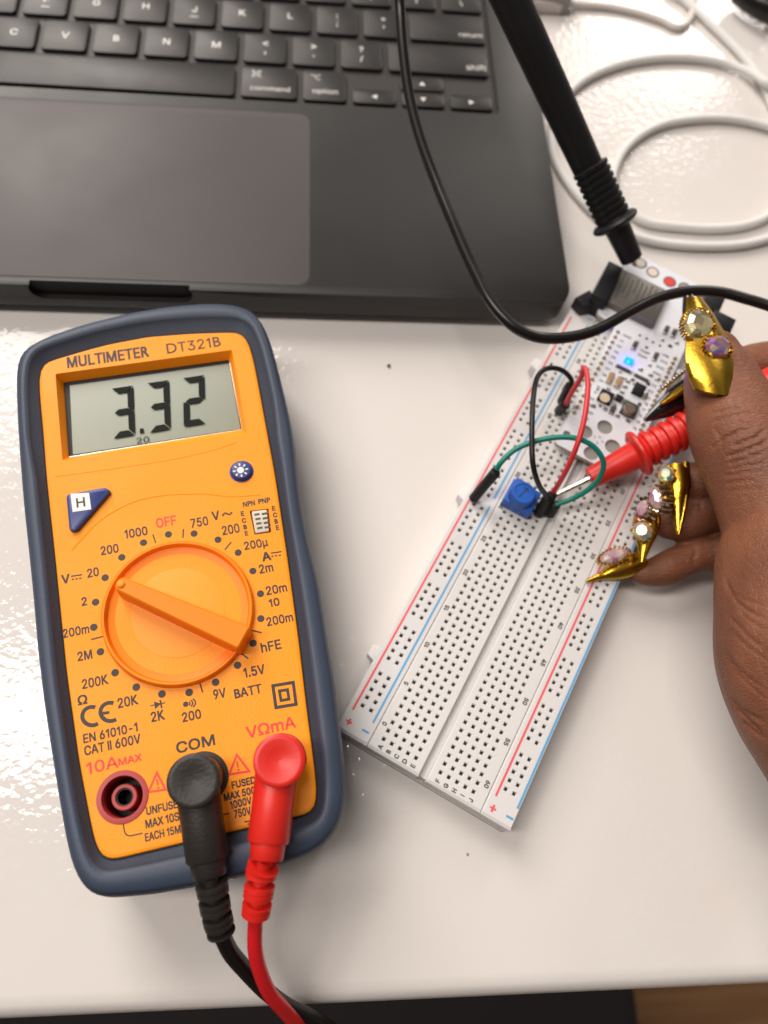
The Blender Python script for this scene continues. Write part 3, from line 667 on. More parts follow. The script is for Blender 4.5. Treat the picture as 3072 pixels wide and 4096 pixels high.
seg7([(528, 420), (632, 405), (641, 640), (537, 657)], 'abcdg'); seg7([(698, 394), (802, 379), (810, 612), (709, 630)], 'abcdg'); seg7([(866, 370), (969, 355), (976, 585), (871, 602)], 'abged')
mb.flat([R4(x, y, zs) for x, y in [(662, 610), (680, 607), (682, 629), (663, 632)]])
lt_ = MB()
c = R4(677, 663, zs); put(mb, '20', (*c[:2], zs), PHI, 58 * .84388 * depth(c) / F_PX, 32 * .84388 * depth(c) / F_PX, bold=0.0)
mb.build('digits', lcd_ink, lcdp, smooth=0)
mb = MB()                                    # bright chipped glass lip at the lower right
mb.tube([(*R4(330, 744, zl)[:2], zl), (*R4(1146, 614, zl)[:2], zl), (*R4(1086, 284, zl)[:2], zl)], .13, 6, 1, smooth=False)
mb.build('glass_edge', steel, disp)

# dial
dc = R5(785, 701, ZF); DR = np.linalg.norm(R5(397, 705, ZF) - R5(1172, 697, ZF)) / 2
mb = MB()
mb.lathe((*dc[:2], ZF - 1), (0, 0, 1), [(0, DR + .15), (1.02, DR + .15), (2.6, DR - .15), (2.9, DR - .45), (2.9, DR - .95), (2.4, DR - 1.25), (1.4, DR - 1.5), (.95, DR - 3.5), (.65, DR - 7.5)], 96, cap=False)
dial = mb.build('dial', orange_knob, root, smooth=40)
mb = MB(); mb.lathe((*dc[:2], ZF - .5), (0, 0, 1), [(0, DR - 7.2), (.55, DR - 7.3), (.62, DR - 7.6), (.5, .01)], 80, cap=False); mb.build('dial_disc', orange_disc, dial, smooth=40)
mb = MB()
ka = lambda x, y, z: R5(x, y, z)[:2]
kt = [ka(487, 517, 37.6), ka(1146, 776, 37.6), ka(1086, 884, 37.6), ka(452, 577, 37.6)]
ktop = rpoly(kt, [1.6, .5, .5, 1.6], 5)
e_ = unit(kt[1] - kt[0])
def grow(poly, d): return inset(poly if sum(poly[i][0] * poly[(i + 1) % len(poly)][1] - poly[(i + 1) % len(poly)][0] * poly[i][1] for i in range(len(poly))) > 0 else poly[::-1], -d)
mb.rings([[(*p, 30.2) for p in grow(ktop, .55)], [(*p, 34) for p in grow(ktop, .4)], [(*p, 37.2) for p in grow(ktop, .15)], [(*p, 37.6) for p in grow(ktop, -.25)]])
mb.build('pointer_bar', orange_knob, dial, smooth=40)
mb = MB(); c = R5(489, 557, 37.6); mb.lathe((*c[:2], 37.5), (0, 0, 1), [(0, 1.15), (.25, 1.1), (.55, .75), (.7, .3), (.72, .02)], 24); mb.build('pointer_dot', orange_disc, dial, smooth=60)

# buttons
mb = MB()
hb = rpoly(q4(R5, [(207, 96), (405, 60), (440, 78), (258, 287), (224, 282)], ZF + 1.5), [1.2, 1.6, 1.6, 1.6, 1.6], 6)
mb.prism(hb, ZF - .5, ZF + 1.6, .7, 0); b1 = mb.build('hold_button', blue_btn, root)
mb = MB()
wq = [R5(x, y, ZF + 1.64) for x, y in [(232, 95), (327, 91), (338, 175), (243, 189)]]; mb.flat(wq); b2 = mb.build('hold_mark', white_ink, b1, smooth=0)
mb = MB(); c = R5(284, 139, ZF + 1.68); put(mb, 'H', (*c[:2], ZF + 1.68), PHI, 2.2, 2.75, bold=.03); mb.build('hold_letter', ink, b1, smooth=0)
mb = MB(); bc = R4(1145, 813, ZF); mb.lathe((*bc[:2], ZF - .5), (0, 0, 1), [(0, 3.35), (.52, 3.35), (.54, 3.0), (.8, 2.95), (1.4, 2.85), (1.75, 2.5), (1.85, 1.8), (1.85, .01)], 48)
b3 = mb.build('backlight_button', blue_btn, root)
mb = MB(); bt = R4(1140, 806, ZF + 1.4)[:2]; zz = ZF + 1.39
mb.add([(*p[:2], zz) for p in circ((*bt, zz), .98, 24)], [tuple(range(24))])
for k in range(8):
    a = k * math.pi / 4 + PHI; e = np.array([math.cos(a), math.sin(a)]); bar(mb, bt + e * 1.35, bt + e * 2.1, .42, zz)
mb.build('sun_symbol', white_ink, b3, smooth=0)
# transistor socket
mb = MB(); sk = rpoly(q4(R5, [(1156, 186), (1234, 176), (1246, 286), (1176, 297)], ZF + .2), .4, 3)
mb.prism(sk, ZF - 1.8, ZF + .25, .15, 0); so = mb.build('transistor_socket', cream, root)
mb = MB()
for k in range(4):
    for cx in (1182, 1220):
        c = R5(cx + k * 5.0 + 2, 201 - (cx - 1182) * .10 + k * 23, ZF + .27)
        mb.box(c, (*ux,), (*uy,), 1.45, .62, ZF - 1, ZF + .28)
mb.build('socket_slots', dk_comp, so, smooth=0)
# jacks: collar, dark well, inner tube
def jack(c, cm, real):
    c = np.array([*c[:2], ZF]); j = MB()
    j.lathe(c + [0, 0, -9], (0, 0, 1), [(0, 4.55), (8.9, 4.55), (9.35, 4.75), (9.35, 5.0), (9.25, 5.85), (8.85, 6.0), (8.0, 6.0)], 56, cap=False)
    jo = j.build('jack', cm, root)
    k = MB(); k.lathe(c + [0, 0, -9], (0, 0, 1), [(0, 4.5), (.1, 3.0), (.11, .01)], 40, cap=False); k.build('jack_well', black_void, jo)
    k = MB(); k.lathe(c + [0, 0, -9], (0, 0, 1), [(0, 3.0), (7.0, 3.0), (7.2, 2.8), (7.2, 2.1), (6.9, 1.95), (0, 1.95)], 40, cap=False); k.build('jack_tube', jack_red if real else black_void, jo)
    k = MB(); k.lathe(c + [0, 0, -9], (0, 0, 1), [(0, 1.94), (6.7, 1.94), (6.7, 1.7), (0, 1.7)], 32, cap=False); k.build('jack_bore', black_void, jo)
    return jo
jack(JACK['amp'], jack_red, True)
for kname in ('com', 'volt'):
    j = MB(); c = np.array([*JACK[kname][:2], ZF]); j.lathe(c + [0, 0, -.3], (0, 0, 1), [(0, 6.0), (.55, 6.0), (.65, 5.7), (.65, 3.0)], 48, cap=False)
    j.build('jack', blk_pl2 if kname == 'com' else jack_red, root)

# ================================================================== TEST LEADS
def plug(root, j, head, arm, end, pm):
    """right-angle shrouded plug: barrel in the jack, round head, arm towards `end`"""
    b = MB(); j = np.array([*j[:2], ZF + .4]); head = np.array(head)
    ax = unit(head - j); Ln = np.linalg.norm(head - j)
    b.lathe(j, ax, [(0, 5.0), (Ln - 3.4, 5.0), (Ln - 3.0, 5.5), (Ln - 1.0, 5.85), (Ln - .3, 5.8), (Ln, 5.4), (Ln + .05, 4.6), (Ln - .5, 2.5), (Ln - .8, .02)], 56)
    d = unit(arm[-1] - arm[0]); l2 = np.linalg.norm(arm[-1] - arm[0])
    b.lathe(arm[0], d, [(0, 4.9), (l2 * .4, 4.75), (l2 - .5, 4.7), (l2, 4.4), (l2 + .02, 4.0), (l2 + 3.2, 3.75), (l2 + 3.5, 3.5), (l2 + 3.55, 1.6)], 40)
    o = b.build('plug', pm, root, smooth=40)
    return o
def relief(root, path, pm, n=3, r0=3.3, r1=1.9, par='strain_relief'):
    """grooved sleeve: fat collars joined by a thin core, slit by slit"""
    P = catmull(path, 60); S = np.r_[0, np.cumsum([np.linalg.norm(P[i + 1] - P[i]) for i in range(len(P) - 1)])]; T = S[-1]
    rad = []
    for s_ in S / T:
        t = (s_ * n) % 1.0
        e = 3.65 - .45 * s_
        rad.append(1.7 if t < .38 else (e if (t < .62 or t > .68) else e - .3))
    b = MB(); b.tube(P, list(rad), 26, smooth=False)
    return b.build('strain_relief', pm, root, smooth=32)
# ---- red lead
rl = thing('test_lead', 'red test lead with red plug in the right socket and red probe', 'test lead', (*JACK['volt'][:2], 0), 'multimeter test leads')
h = ad(603, 1643, 45.5)
a0 = R6(1193, 520, 39.5); a1 = R6(1153, 855, 38.5)
plug(rl, JACK['volt'], h, [a0, a1], None, red_pl)
rp = [ad(578, 1797, 37.5), ad(570, 1850, 36.5), ad(562, 1900, 35.5), ad(555, 1948, 34)]
s0 = a1 + unit(a1 - a0) * 3.6
relief(rl, [s0, ad(566, 1880, 36.8), ad(559, 1927, 35.4), ad(552.5, 1976, 33.2)], red_pl, 3)
b = MB(); b.tube([ad(553, 1966, 33.7), ad(551, 2000, 31.5), ad(551, 2050, 28.5), ad(561, 2096, 25), ad(582, 2145, 20), ad(612, 2180, 14), ad(648, 2222, 4), ad(700, 2290, -20)], 1.7, 18, 10); b.build('cable', red_cable, rl)
# red probe
n0 = at(2360, 1914, 16.6); fl = at(2551, 1816, 22.4); axr = unit(fl - n0); Lf = np.linalg.norm(fl - n0)
b = MB()
prof = [(-.02, 1.2), (0, 3.0), (.3, 3.35), (Lf * .9, 4.45), (Lf - .9, 4.9), (Lf - .7, 6.6), (Lf - .1, 7.5), (Lf + .6, 7.6), (Lf + 1.2, 7.2), (Lf + 1.6, 6.2), (Lf + 1.8, 4.9)]
t = Lf + 1.8
for k in range(9):
    prof += [(t + 1.15, 4.6), (t + 1.25, 5.5), (t + 1.5, 5.75), (t + 2.75, 5.75), (t + 3.0, 5.5), (t + 3.05, 4.6)]; t += 3.05
prof += [(t + 1, 4.8), (t + 1.1, 5.4), (t + 70, 5.9), (t + 71, 5.0)]
b.lathe(n0, axr, prof, 56); b.build('probe_handle', red_pl, rl, smooth=38)
b = MB(); tipp = ad(1192, 1074, 11.8); tl = np.linalg.norm(n0 - tipp); tx = unit(n0 - tipp)
b.lathe(tipp, tx, [(0, .12), (1.6, .85), (2.0, .95), (tl + 1.5, .98)], 20); b.build('probe_tip', steel, rl)
# ---- black lead
bl = thing('test_lead', 'black test lead with black plug in the COM socket and black probe', 'test lead', (*JACK['com'][:2], 0), 'multimeter test leads')
h = ad(417, 1687, 45.0)
a0 = R6(820, 610, 39.0); a1 = R6(866, 935, 36.8)
plug(bl, JACK['com'], h, [a0, a1], None, blk_pl2)
s0 = a1 + unit(a1 - a0) * 3.6
relief(bl, [s0, ad(459, 1920, 35.2), ad(467, 1970, 33), ad(478, 2014, 30.5)], blk_pl2, 3.45)
b = MB(); b.tube([ad(476, 2006, 30.8), ad(484, 2030, 28.5), ad(500, 2060, 25), ad(531, 2096, 20), ad(572, 2138, 14), ad(620, 2174, 8), ad(680, 2204, 1), ad(780, 2270, -15)], 1.95, 18, 10); b.build('cable', blk_cable, bl)
b = MB(); b.tube([ad(855, -60, 70), ad(863, 0, 64), ad(869, 90, 58), ad(883, 200, 52), ad(905, 290, 48), ad(937, 380, 45), ad(980, 485, 43), ad(1020, 575, 41), ad(1058, 648, 40), ad(1105, 702, 39), ad(1160, 728, 38), ad(1225, 729, 38), ad(1290, 712, 38), ad(1360, 674, 38), ad(1425, 643, 38), ad(1490, 629, 39), ad(1555, 631, 40), ad(1610, 645, 41), ad(1665, 662, 42), ad(1740, 690, 44)], 1.72, 18, 10); b.build('probe_cable', blk_cable, bl)
nb = T1(777, 1690, 23.5); nf = T1(668, 1450, 31.5); axb = unit(nf - nb); Lb = np.linalg.norm(nf - nb)
hb0 = T1(488, 1085, 41)
b = MB(); Lr = np.linalg.norm(hb0 - nf)
prof = [(-.02, 1.0), (0, 3.3), (.4, 3.7), (Lb * .85, 4.3), (Lb - 1.0, 4.9), (Lb - .8, 6.8), (Lb - .1, 7.7), (Lb + .7, 7.8), (Lb + 1.4, 7.2), (Lb + 1.9, 5.6)]
t = Lb + 1.9; nrib = 8; st = (Lr - 2) / nrib
for k in range(nrib): prof += [(t + st * .32, 5.35), (t + st * .4, 5.85), (t + st * .9, 5.95), (t + st, 5.4)]; t += st
b.lathe(nb, axb, prof, 56); b.build('probe_guard', blk_pl, bl, smooth=38)
top = T1(-12, 0, 74); ax2 = unit(top - hb0); L2 = np.linalg.norm(top - hb0)
b = MB(); b.lathe(hb0 - ax2 * 1.5, ax2, [(0, 4.4), (.5, 5.0), (L2 * .5, 5.45), (L2 + 25, 5.9), (L2 + 26, 5.0)], 48); hnd = b.build('probe_handle', blk_pl, bl, smooth=38)
b = MB(); tip = at(2545, 1068, 22.0); tl = np.linalg.norm(nb - tip); b.lathe(tip, unit(nb - tip), [(0, .15), (1.2, .8), (tl + 2, .95)], 16); b.build('probe_tip', steel, bl)
# worn white print along the handle
b = MB(); side = unit(np.cross(ax2, np.array([0, 0, 1.])))
if side @ RW[0] < 0: side = -side
upv = unit(np.cross(side, ax2)); upv = upv if upv[2] > 0 else -upv
rng = random.Random(7)
s_ = 18.0
while s_ < L2 - 2:
    ln = rng.uniform(1.2, 3.6); rr = 5.0 + .45 * (s_ / (L2 * .5)) * 1.0 + .06; a_ = .30
    rr = np.interp(s_ + 1.5, [.5, L2 * .5, L2 + 25], [5.0, 5.45, 5.9]) + .05
    pts = []
    for aa in (-.05, .12):
        for ss in (s_, s_ + ln): pts.append(hb0 - ax2 * 1.5 + ax2 * ss + (side * math.cos(aa + a_) + upv * math.sin(aa + a_)) * (rr + .0))
    b.add([pts[0], pts[1], pts[3], pts[2]], [(0, 1, 2, 3)]); s_ += ln + rng.uniform(.3, .9)
b.build('printed_mark', mat('worn_grey_print', (.30, .28, .26), .5), hnd, smooth=0)

# ================================================================== BREADBOARD
A1 = np.array([-50.44568, -57.23839]); EX = np.array([.5123, .85881]); EY = np.array([.85881, -.5123]); ZB = 9.8
ANG_U = math.atan2(EX[1], EX[0])
def bp(u, v, z=ZB): q = A1 + EX * u + EY * v; return (q[0], q[1], z)
root = thing('breadboard', 'white solderless breadboard with red and blue rail stripes', 'breadboard', (*bp(80, 14)[:2], 0))
U0, U1 = -3.45, 164.0
def strip(name, v0, v1, us, vs, m_, hs=.63, ulo=U0, uhi=U1):
    """moulded strip whose top is pierced by square funnel holes us x vs"""
    b = MB(); ub = [ulo + .35]; 
    for u in us: ub += [u - hs, u + hs]
    ub.append(uhi - .35); vb = [v0 + .3]
    for v in vs: vb += [v - hs, v + hs]
    vb.append(v1 - .3)
    nu, nv = len(ub), len(vb)
    verts = [bp(u, v) for u in ub for v in vb]; fs = []; holes = []
    for i in range(nu - 1):
        for j in range(nv - 1):
            if i % 2 == 1 and j % 2 == 1: holes.append((ub[i], ub[i + 1], vb[j], vb[j + 1])); continue
            fs.append((i * nv + j, i * nv + j + 1, (i + 1) * nv + j + 1, (i + 1) * nv + j))
    b.add(verts, fs)
    # sides
    o0 = [(ulo + .35, v0 + .3), (uhi - .35, v0 + .3), (uhi - .35, v1 - .3), (ulo + .35, v1 - .3)]
    o1 = [(ulo - .5, v0 + .02), (uhi, v0 + .02), (uhi, v1 - .02), (ulo - .5, v1 - .02)]
    b.rings([[bp(u, v, 1.3) for u, v in o1], [bp(u, v, ZB - .35) for u, v in o1], [bp(u, v, ZB) for u, v in o0]][::1], True, False)
    for a, c_, d, e in holes:
        k1 = .22; z1 = ZB - .5; z2 = ZB - 1.5
        q0 = [bp(a, d), bp(c_, d), bp(c_, e), bp(a, e)]; q1 = [bp(a + k1, d + k1, z1), bp(c_ - k1, d + k1, z1), bp(c_ - k1, e - k1, z1), bp(a + k1, e - k1, z1)]; q2 = [(*p[:2], z2) for p in q1]
        b.mi = 0; b.rings([q0, q1], False, False); b.mi = 1; b.rings([q1, q2], False, False)
        um = (a + c_) / 2
        b.add([bp(a + k1, d + k1, z2), bp(um, d + k1, z2 + .8), bp(um, e - k1, z2 + .8), bp(a + k1, e - k1, z2), bp(c_ - k1, d + k1, z2), bp(c_ - k1, e - k1, z2)], [(0, 1, 2, 3), (1, 4, 5, 2)])
        b.mi = 0
    o = b.build(name, None, root, smooth=0, mats=[m_, contact]); return o
rows = [2.54 * i for i in range(63)]
railu = [4.95 + 15.24 * g + 2.54 * j for g in range(10) for j in range(5)]
s1 = strip('power_rail', -13.2, -3.2, railu, [-9.52, -6.8], rail_white)
s2 = strip('terminal_strip', -3.15, 12.95, rows, [2.54 * i for i in range(5)], bb_white)
s3 = strip('terminal_strip', 15.2, 31.85, rows, [2.54 * i for i in range(7, 12)], bb_white)
s4 = strip('power_rail', 31.9, 41.0, railu, [35.4, 37.92], rail_white)
b = MB(); b.rings([[bp(U0 + .1, 12.9, 1.4), bp(U1 - .1, 12.9, 1.4), bp(U1 - .1, 15.3, 1.4), bp(U0 + .1, 15.3, 1.4)], [bp(U0 + .1, 12.9, ZB - 2.6), bp(U1 - .1, 12.9, ZB - 2.6), bp(U1 - .1, 15.3, ZB - 2.6), bp(U0 + .1, 15.3, ZB - 2.6)]]); b.build('centre_groove', bb_white, root, smooth=0)
b = MB(); b.rings([[bp(U0 - 1.0, -13.1, 0), bp(U1 - .2, -13.1, 0), bp(U1 - .2, 40.9, 0), bp(U0 - 1.0, 40.9, 0)], [bp(U0 - .9, -13.1, 1.28), bp(U1 - .2, -13.1, 1.28), bp(U1 - .2, 40.9, 1.28), bp(U0 - .9, 40.9, 1.28)]]); b.build('foam_backing', foam, root, smooth=0)
for u in (20.5, 79.5, 137):                  # dovetail tabs on the left edge
    b = MB(); b.prism([bp(u - 2.4, -13.15), bp(u - 1.6, -15.6), bp(u + 1.6, -15.6), bp(u + 2.4, -13.15)], 1.5, 6.5, .2); b.build('dovetail_tab', rail_white, root)
# printed marks
ZM = ZB + .025
def stripe(parent, m_, segs):
    b = MB()
    for (u0, v0, u1, v1) in segs: bar(b, bp(u0, v0), bp(u1, v1), .62, ZM)
    b.build('printed_stripe', m_, parent, smooth=0)
stripe(s1, bb_red, [(2.6, -11.4, 159.2, -11.55), (-1.6, -10.67, .2, -10.67), (161.0, -10.6, 163, -10.6)])
stripe(s1, bb_blue, [(2.3, -4.75, 77.9, -4.9), (81.0, -4.9, 159, -4.95), (-.7, -6.5, -.7, -4.4), (162, -6.3, 162, -4.2)])
stripe(s4, bb_red, [(2.0, 33.67, 159, 33.67), (-2.2, 34.33, -.2, 34.33), (161, 34.3, 163, 34.3)])
stripe(s4, bb_blue, [(2.0, 40.25, 159, 40.25), (-1.05, 38.3, -1.05, 40.4), (162, 38.3, 162, 40.4)])
b = MB(); bar(b, bp(-.7, -11.6), bp(-.7, -9.75), .5, ZM + .01); b.build('printed_plus', bb_red, s1, smooth=0); b = MB(); bar(b, bp(162, -11.5), bp(162, -9.7), .5, ZM + .01); b.build('printed_plus', bb_red, s1, smooth=0)
b = MB(); bar(b, bp(-1.2, 33.4), bp(-1.2, 35.3), .5, ZM + .01); b.build('printed_plus', bb_red, s4, smooth=0); b = MB(); bar(b, bp(162, 33.4), bp(162, 35.2), .5, ZM + .01); b.build('printed_plus', bb_red, s4, smooth=0)
b = MB(); b2_ = MB()
for k in range(13):
    put(b, str(5 * k), bp(3.7 + 12.7 * k, -1.85, ZM), ANG_U, None, 1.35, bold=.08)
    put(b2_, str(60 - 5 * k), bp(3.5 + 12.7 * k, 30.3, ZM), ANG_U + math.pi, None, 1.35, bold=.08)
for i, ch in enumerate('ABCDE'): put(b, ch, bp(-2.25, 2.54 * i + .1, ZM), ANG_U, None, 1.35, bold=.08)
for i, ch in enumerate('FGHIJ'): put(b2_, ch, bp(-2.3, 2.54 * (i + 7) + .2, ZM), ANG_U, None, 1.35, bold=.08)
b.build('printed_numbers', grey_ink, s2, smooth=0); b2_.build('printed_numbers', grey_ink, s3, smooth=0)

# ================================================================== MICROCONTROLLER BOARD
ZC = 14.4
root = thing('circuit_board', 'white microcontroller board with lit blue light plugged into the breadboard', 'circuit board', bp(140, 14, ZB))
PC = rpoly([bp(106.6, 3.4)[:2], bp(106.6, 28.3)[:2], bp(194.3, 28.3)[:2], bp(194.3, -4.4)[:2], bp(161.4, -4.4)[:2], bp(160.2, 3.4)[:2]], [1.5, 1.5, 1.2, 1.5, 2.0, .8], 5)
if sum(PC[i][0] * PC[(i + 1) % len(PC)][1] - PC[(i + 1) % len(PC)][0] * PC[i][1] for i in range(len(PC))) < 0: PC = PC[::-1]
holes = []
for x, y, r_ in [(650, 1210, 2.55), (420, 1265, 2.35), (742, 1440, 2.55), (487, 1520, 2.45)]: holes.append((P4(x, y, ZC), r_))
holes.append((P4(200, 1292, ZC), 1.25)); holes.append((P4(1540, 560, ZC), 1.2))
b = MB()
pcin = inset(PC, .05)
b.flat([(*p, ZC) for p in PC], [circ((*c[:2], ZC), r_, 28) for c, r_ in holes])
b.mi = 1
b.rings([[(*p, ZC - 1.6) for p in PC], [(*p, ZC) for p in PC]], False, False)
for c, r_ in holes[:4]:
    k_ = MB(); k_.lathe((*c[:2], ZC - 1.5), (0, 0, 1), [(0, r_ - .02), (.55, r_ - .02), (.56, .01)], 28); k_.build('shaded_hole_fill', mat('painted_hole_shade', (.27, .265, .25), .5), root)  # added discs in the through holes, grey painted as shaded breadboard below
for c, r_ in holes: b.rings([circ((*c[:2], ZC), r_, 28), circ((*c[:2], ZC - 1.6), r_, 28)], False, False)
b.mi = 0
vv = len(b.v); b.flat([(*p, ZC - 1.6) for p in PC], [circ((*c[:2], ZC - 1.6), r_, 28) for c, r_ in holes])
pcb = b.build('board', None, root, smooth=30, mats=[pcb_white, pcb_edge])
ux_, vx_ = EX, EY
def comp(name, x, y, lu, lv, h, m_, fn=P4, bev=.08, ends=None, parent=root, z0=ZC, rot=0):
    lu *= 1.18; lv *= 1.18
    c = fn(x, y, ZC)[:2]; e = EX * math.cos(rot) + EY * math.sin(rot); f_ = -EX * math.sin(rot) + EY * math.cos(rot)
    b = MB(); b.box(c, e, f_, lu, lv, z0 - .02, z0 + h, bev); o = b.build(name, m_, parent)
    if ends:
        t = MB()
        for s in (-1, 1):
            if lu >= lv: t.box(c + e * s * (lu / 2 - .05), e, f_, .5, lv + .06, z0 - .02, z0 + h + .02, .05)
            else: t.box(c + f_ * s * (lv / 2 - .05), e, f_, lu + .06, .5, z0 - .02, z0 + h + .02, .05)
        t.build('end_cap', tin, o)
    return o
for x, y in [(705, 640), (800, 690)]: comp('capacitor', x, y, 3.4, 1.5, 1.3, tan_comp, ends=1)
for x, y in [(1000, 245), (1245, 380), (1372, 62), (1462, 100)]: comp('resistor', x, y, 3.0, 1.25, .6, dk_comp, ends=1)
comp('resistor', 735, 1012, 2.7, 1.4, .7, dk_comp, ends=1)
for x, y in [(868, 525), (1082, 635)]: comp('resistor', x, y, 1.0, 4.6, .6, dk_comp, ends=1)
for x, y in [(1070, 530), (1188, 597), (920, 672), (885, 735), (850, 800), (650, 1000), (795, 1080), (920, 1140), (505, 955)]: comp('solder_part', x, y, .9, 1.3, .45, tin)
for x, y, lu, lv, mm_ in [(980, 655, .8, 1.2, dk_comp), (1000, 700, .8, 1.2, tin), (890, 640, .7, 1.0, tin), (1160, 700, .8, 1.1, dk_comp), (1420, 250, .8, 1.2, dk_comp), (1500, 215, .8, 1.2, tin), (1545, 60, .9, 1.3, tin), (1330, 180, .7, .9, tin), (960, 560, .7, .9, tin), (1180, 480, .8, 1.0, tin), (1290, 640, .7, .9, tin), (760, 940, .7, .9, tin), (590, 960, .7, .9, tin), (1060, 940, .8, 1.0, dk_comp), (690, 760, .7, 1.2, tin), (560, 760, .8, .8, tin), (1400, 520, .6, .8, tin), (830, 560, .6, .8, tin)]:
    comp('solder_part', x, y, lu, lv, .4, mm_)
comp('regulator', 1040, 785, 3.6, 3.2, 1.7, blk_comp); comp('regulator_tab', 1118, 845, 2.4, 1.2, .9, tin)
comp('transistor', 812, 882, 1.9, 2.4, 1.1, blk_comp, ends=1)
o = comp('status_light', 650, 867, 3.9, 3.9, 1.4, blk_comp)
b = MB(); c = P4(650, 862, ZC + 1.4); b.lathe((*c[:2], ZC + 1.3), (0, 0, 1), [(0, 1.75), (.16, 1.75), (.12, .02)], 32); b.build('light_lens', led_face, o)
o = comp('push_button', 930, 1015, 4.4, 4.4, 1.5, dk_comp); b = MB(); c = P4(935, 1005, ZC + 2); b.lathe((*c[:2], ZC + 1.4), (0, 0, 1), [(0, 2.1), (1.1, 2.05), (1.4, 1.7), (1.42, .02)], 36); b.build('button_cap', brass_cap, o)
o = comp('blue_light', 928, 432, 2.1, 2.6, .8, led_blue); b = MB(); c = P4(928, 436, ZC + .9); b.lathe((*c[:2], ZC + .75), (0, 0, 1), [(0, .45), (.12, .4), (.14, .02)], 20); b.build('light_core', led_core, o)
b = MB()                                      # plated through holes
for x, y, r_ in [(1065, 125, .5), (1145, 163, .5), (1220, 205, .5), (1303, 247, .5), (1145, 267, .62)]:
    b.add([(*p[:2], ZC + .02) for p in circ(P4(x, y, ZC), r_, 16)], [tuple(range(16))])
b.build('plated_holes', dk_comp, root, smooth=0)
# header pins, one solder bump per pin
lp0, lp1 = np.array(P4(805, 85, ZC)), np.array(P4(290, 1040, ZC)); npin = 16
rp0, rp1 = np.array(P4(1480, 400, ZC)), np.array(P4(1075, 1245, ZC))
for p0, p1, nn in ((lp0, lp1, npin), (rp0, rp1, npin)):
    for k in range(nn):
        c = p0 + (p1 - p0) * k / (nn - 1); b = MB()
        b.lathe((*c[:2], ZC), (0, 0, 1), [(0, .78), (.25, .6), (.7, .4), (1.0, .32), (1.02, .02)], 14); b.lathe((*c[:2], 6.9), (0, 0, 1), [(0, .3), (ZC - 6.9, .3)], 6); b.build('header_pin', gold_pad, root)
for v in (5.0, 26.5):
    b = MB(); b.rings([[bp(118.5, v - 1.2, ZB + .05), bp(160, v - 1.2, ZB + .05), bp(160, v + 1.2, ZB + .05), bp(118.5, v + 1.2, ZB + .05)], [bp(118.5, v - 1.2, ZC - 1.65), bp(160, v - 1.2, ZC - 1.65), bp(160, v + 1.2, ZC - 1.65), bp(118.5, v + 1.2, ZC - 1.65)]]); b.build('pin_header', blk_comp, root, smooth=0)
b = MB(); zz = ZC + .02; aP = math.atan2(EY[1], EY[0])
for s, x, y in [('GND', 915, 138), ('01', 850, 190), ('02', 820, 252), ('04', 787, 320), ('05', 752, 382), ('06', 718, 450), ('07', 683, 520), ('08', 645, 592), ('09', 610, 662), ('10', 573, 735), ('11', 537, 800), ('DC', 497, 875), ('GND', 492, 958), ('GND', 462, 1032), ('3V3', 412, 1102), ('USB', 1368, 362), ('3V3', 1348, 437), ('GND', 1308, 507), ('GND', 1268, 577), ('48', 1268, 655), ('TX', 1232, 720), ('RX', 1195, 790), ('21', 1165, 868), ('18', 1140, 938), ('17', 1110, 1003), ('16', 1070, 1072), ('15', 1045, 1150), ('14', 1005, 1222), ('TEMP', 1122, 317), ('0x48', 1095, 368)]:
    c = P4(x, y, zz); put(b, s, (*c[:2], zz), aP, None, 1.05, bold=.06)
for s, x, y in [('4', 588, 1327), ('7', 530, 1330), ('5', 622, 1383), ('6', 560, 1393)]: c = P4(x, y, zz); put(b, s, (*c[:2], zz), aP + math.pi / 5, None, .95)
b.build('board_lettering', grey_ink, pcb, smooth=0)
# shield can with engraved lines
sq = [Q1(665, 295, ZC + 3), Q1(988, 452, ZC + 3), Q1(888, 680, ZC + 3), Q1(566, 518, ZC + 3)]
b = MB(); b.prism(rpoly([q[:2] for q in sq], .5, 3), ZC - .02, ZC + 3.0, .35, 0); sh = b.build('shield_can', shield_m, root)
b = MB(); zz = ZC + 3.02; S = [np.array(q[:2]) for q in sq]
def SB(u, v): return (1 - v) * ((1 - u) * S[0] + u * S[1]) + v * ((1 - u) * S[3] + u * S[2])
for k in range(9):
    u = .1 + .095 * k; bar(b, SB(u, .08 + (k % 3) * .04), SB(u, [.86, .62, .74, .5, .8, .66][k % 6]), .55, zz)
b.build('engraving', mat('engraved_line', (.095, .085, .076), .55, .6), sh, smooth=0)
b = MB()
for k in range(9): c = Q1(580 + k * 34, 545 + k * 17, ZC); b.box(c, EX, EY, 1.1, .75, ZC - .01, ZC + .12)
b.build('solder_joints', tin, root)
# connectors
c = [Q1(575, 243, ZC + 5), Q1(672, 290, ZC + 5), Q1(560, 522, ZC + 5), Q1(462, 474, ZC + 5)]
b = MB(); b.prism([q[:2] for q in c], 1.0, ZC + 5, .3); b.build('battery_connector', blk_comp, root)
c = [Q1(340, 500, 15), Q1(440, 445, 15), (Q1(500, 540, 15)), Q1(400, 560, 15)]
b = MB(); b.prism([q[:2] for q in c], ZB + .1, 15.5, .4); b.build('connector_housing', blk_comp, root)
for x, y, su, sv, hh in [(1290, 520, 7.5, 6.5, 5.5), (1352, 655, 6.5, 8.0, 6.0)]:
    b = MB(); c = Q1(x, y, ZC + hh)[:2]; b.box(c, EX, EY, su, sv, ZC - .02, ZC + hh, .3); b.build('connector', blk_comp, root)
b = MB(); c = Q1(1225, 470, ZC + 1)[:2]; b.box(c, EX, EY, 5, 4, ZC - .02, ZC + 1.5, .2); b.build('connector_latch', tin, root)
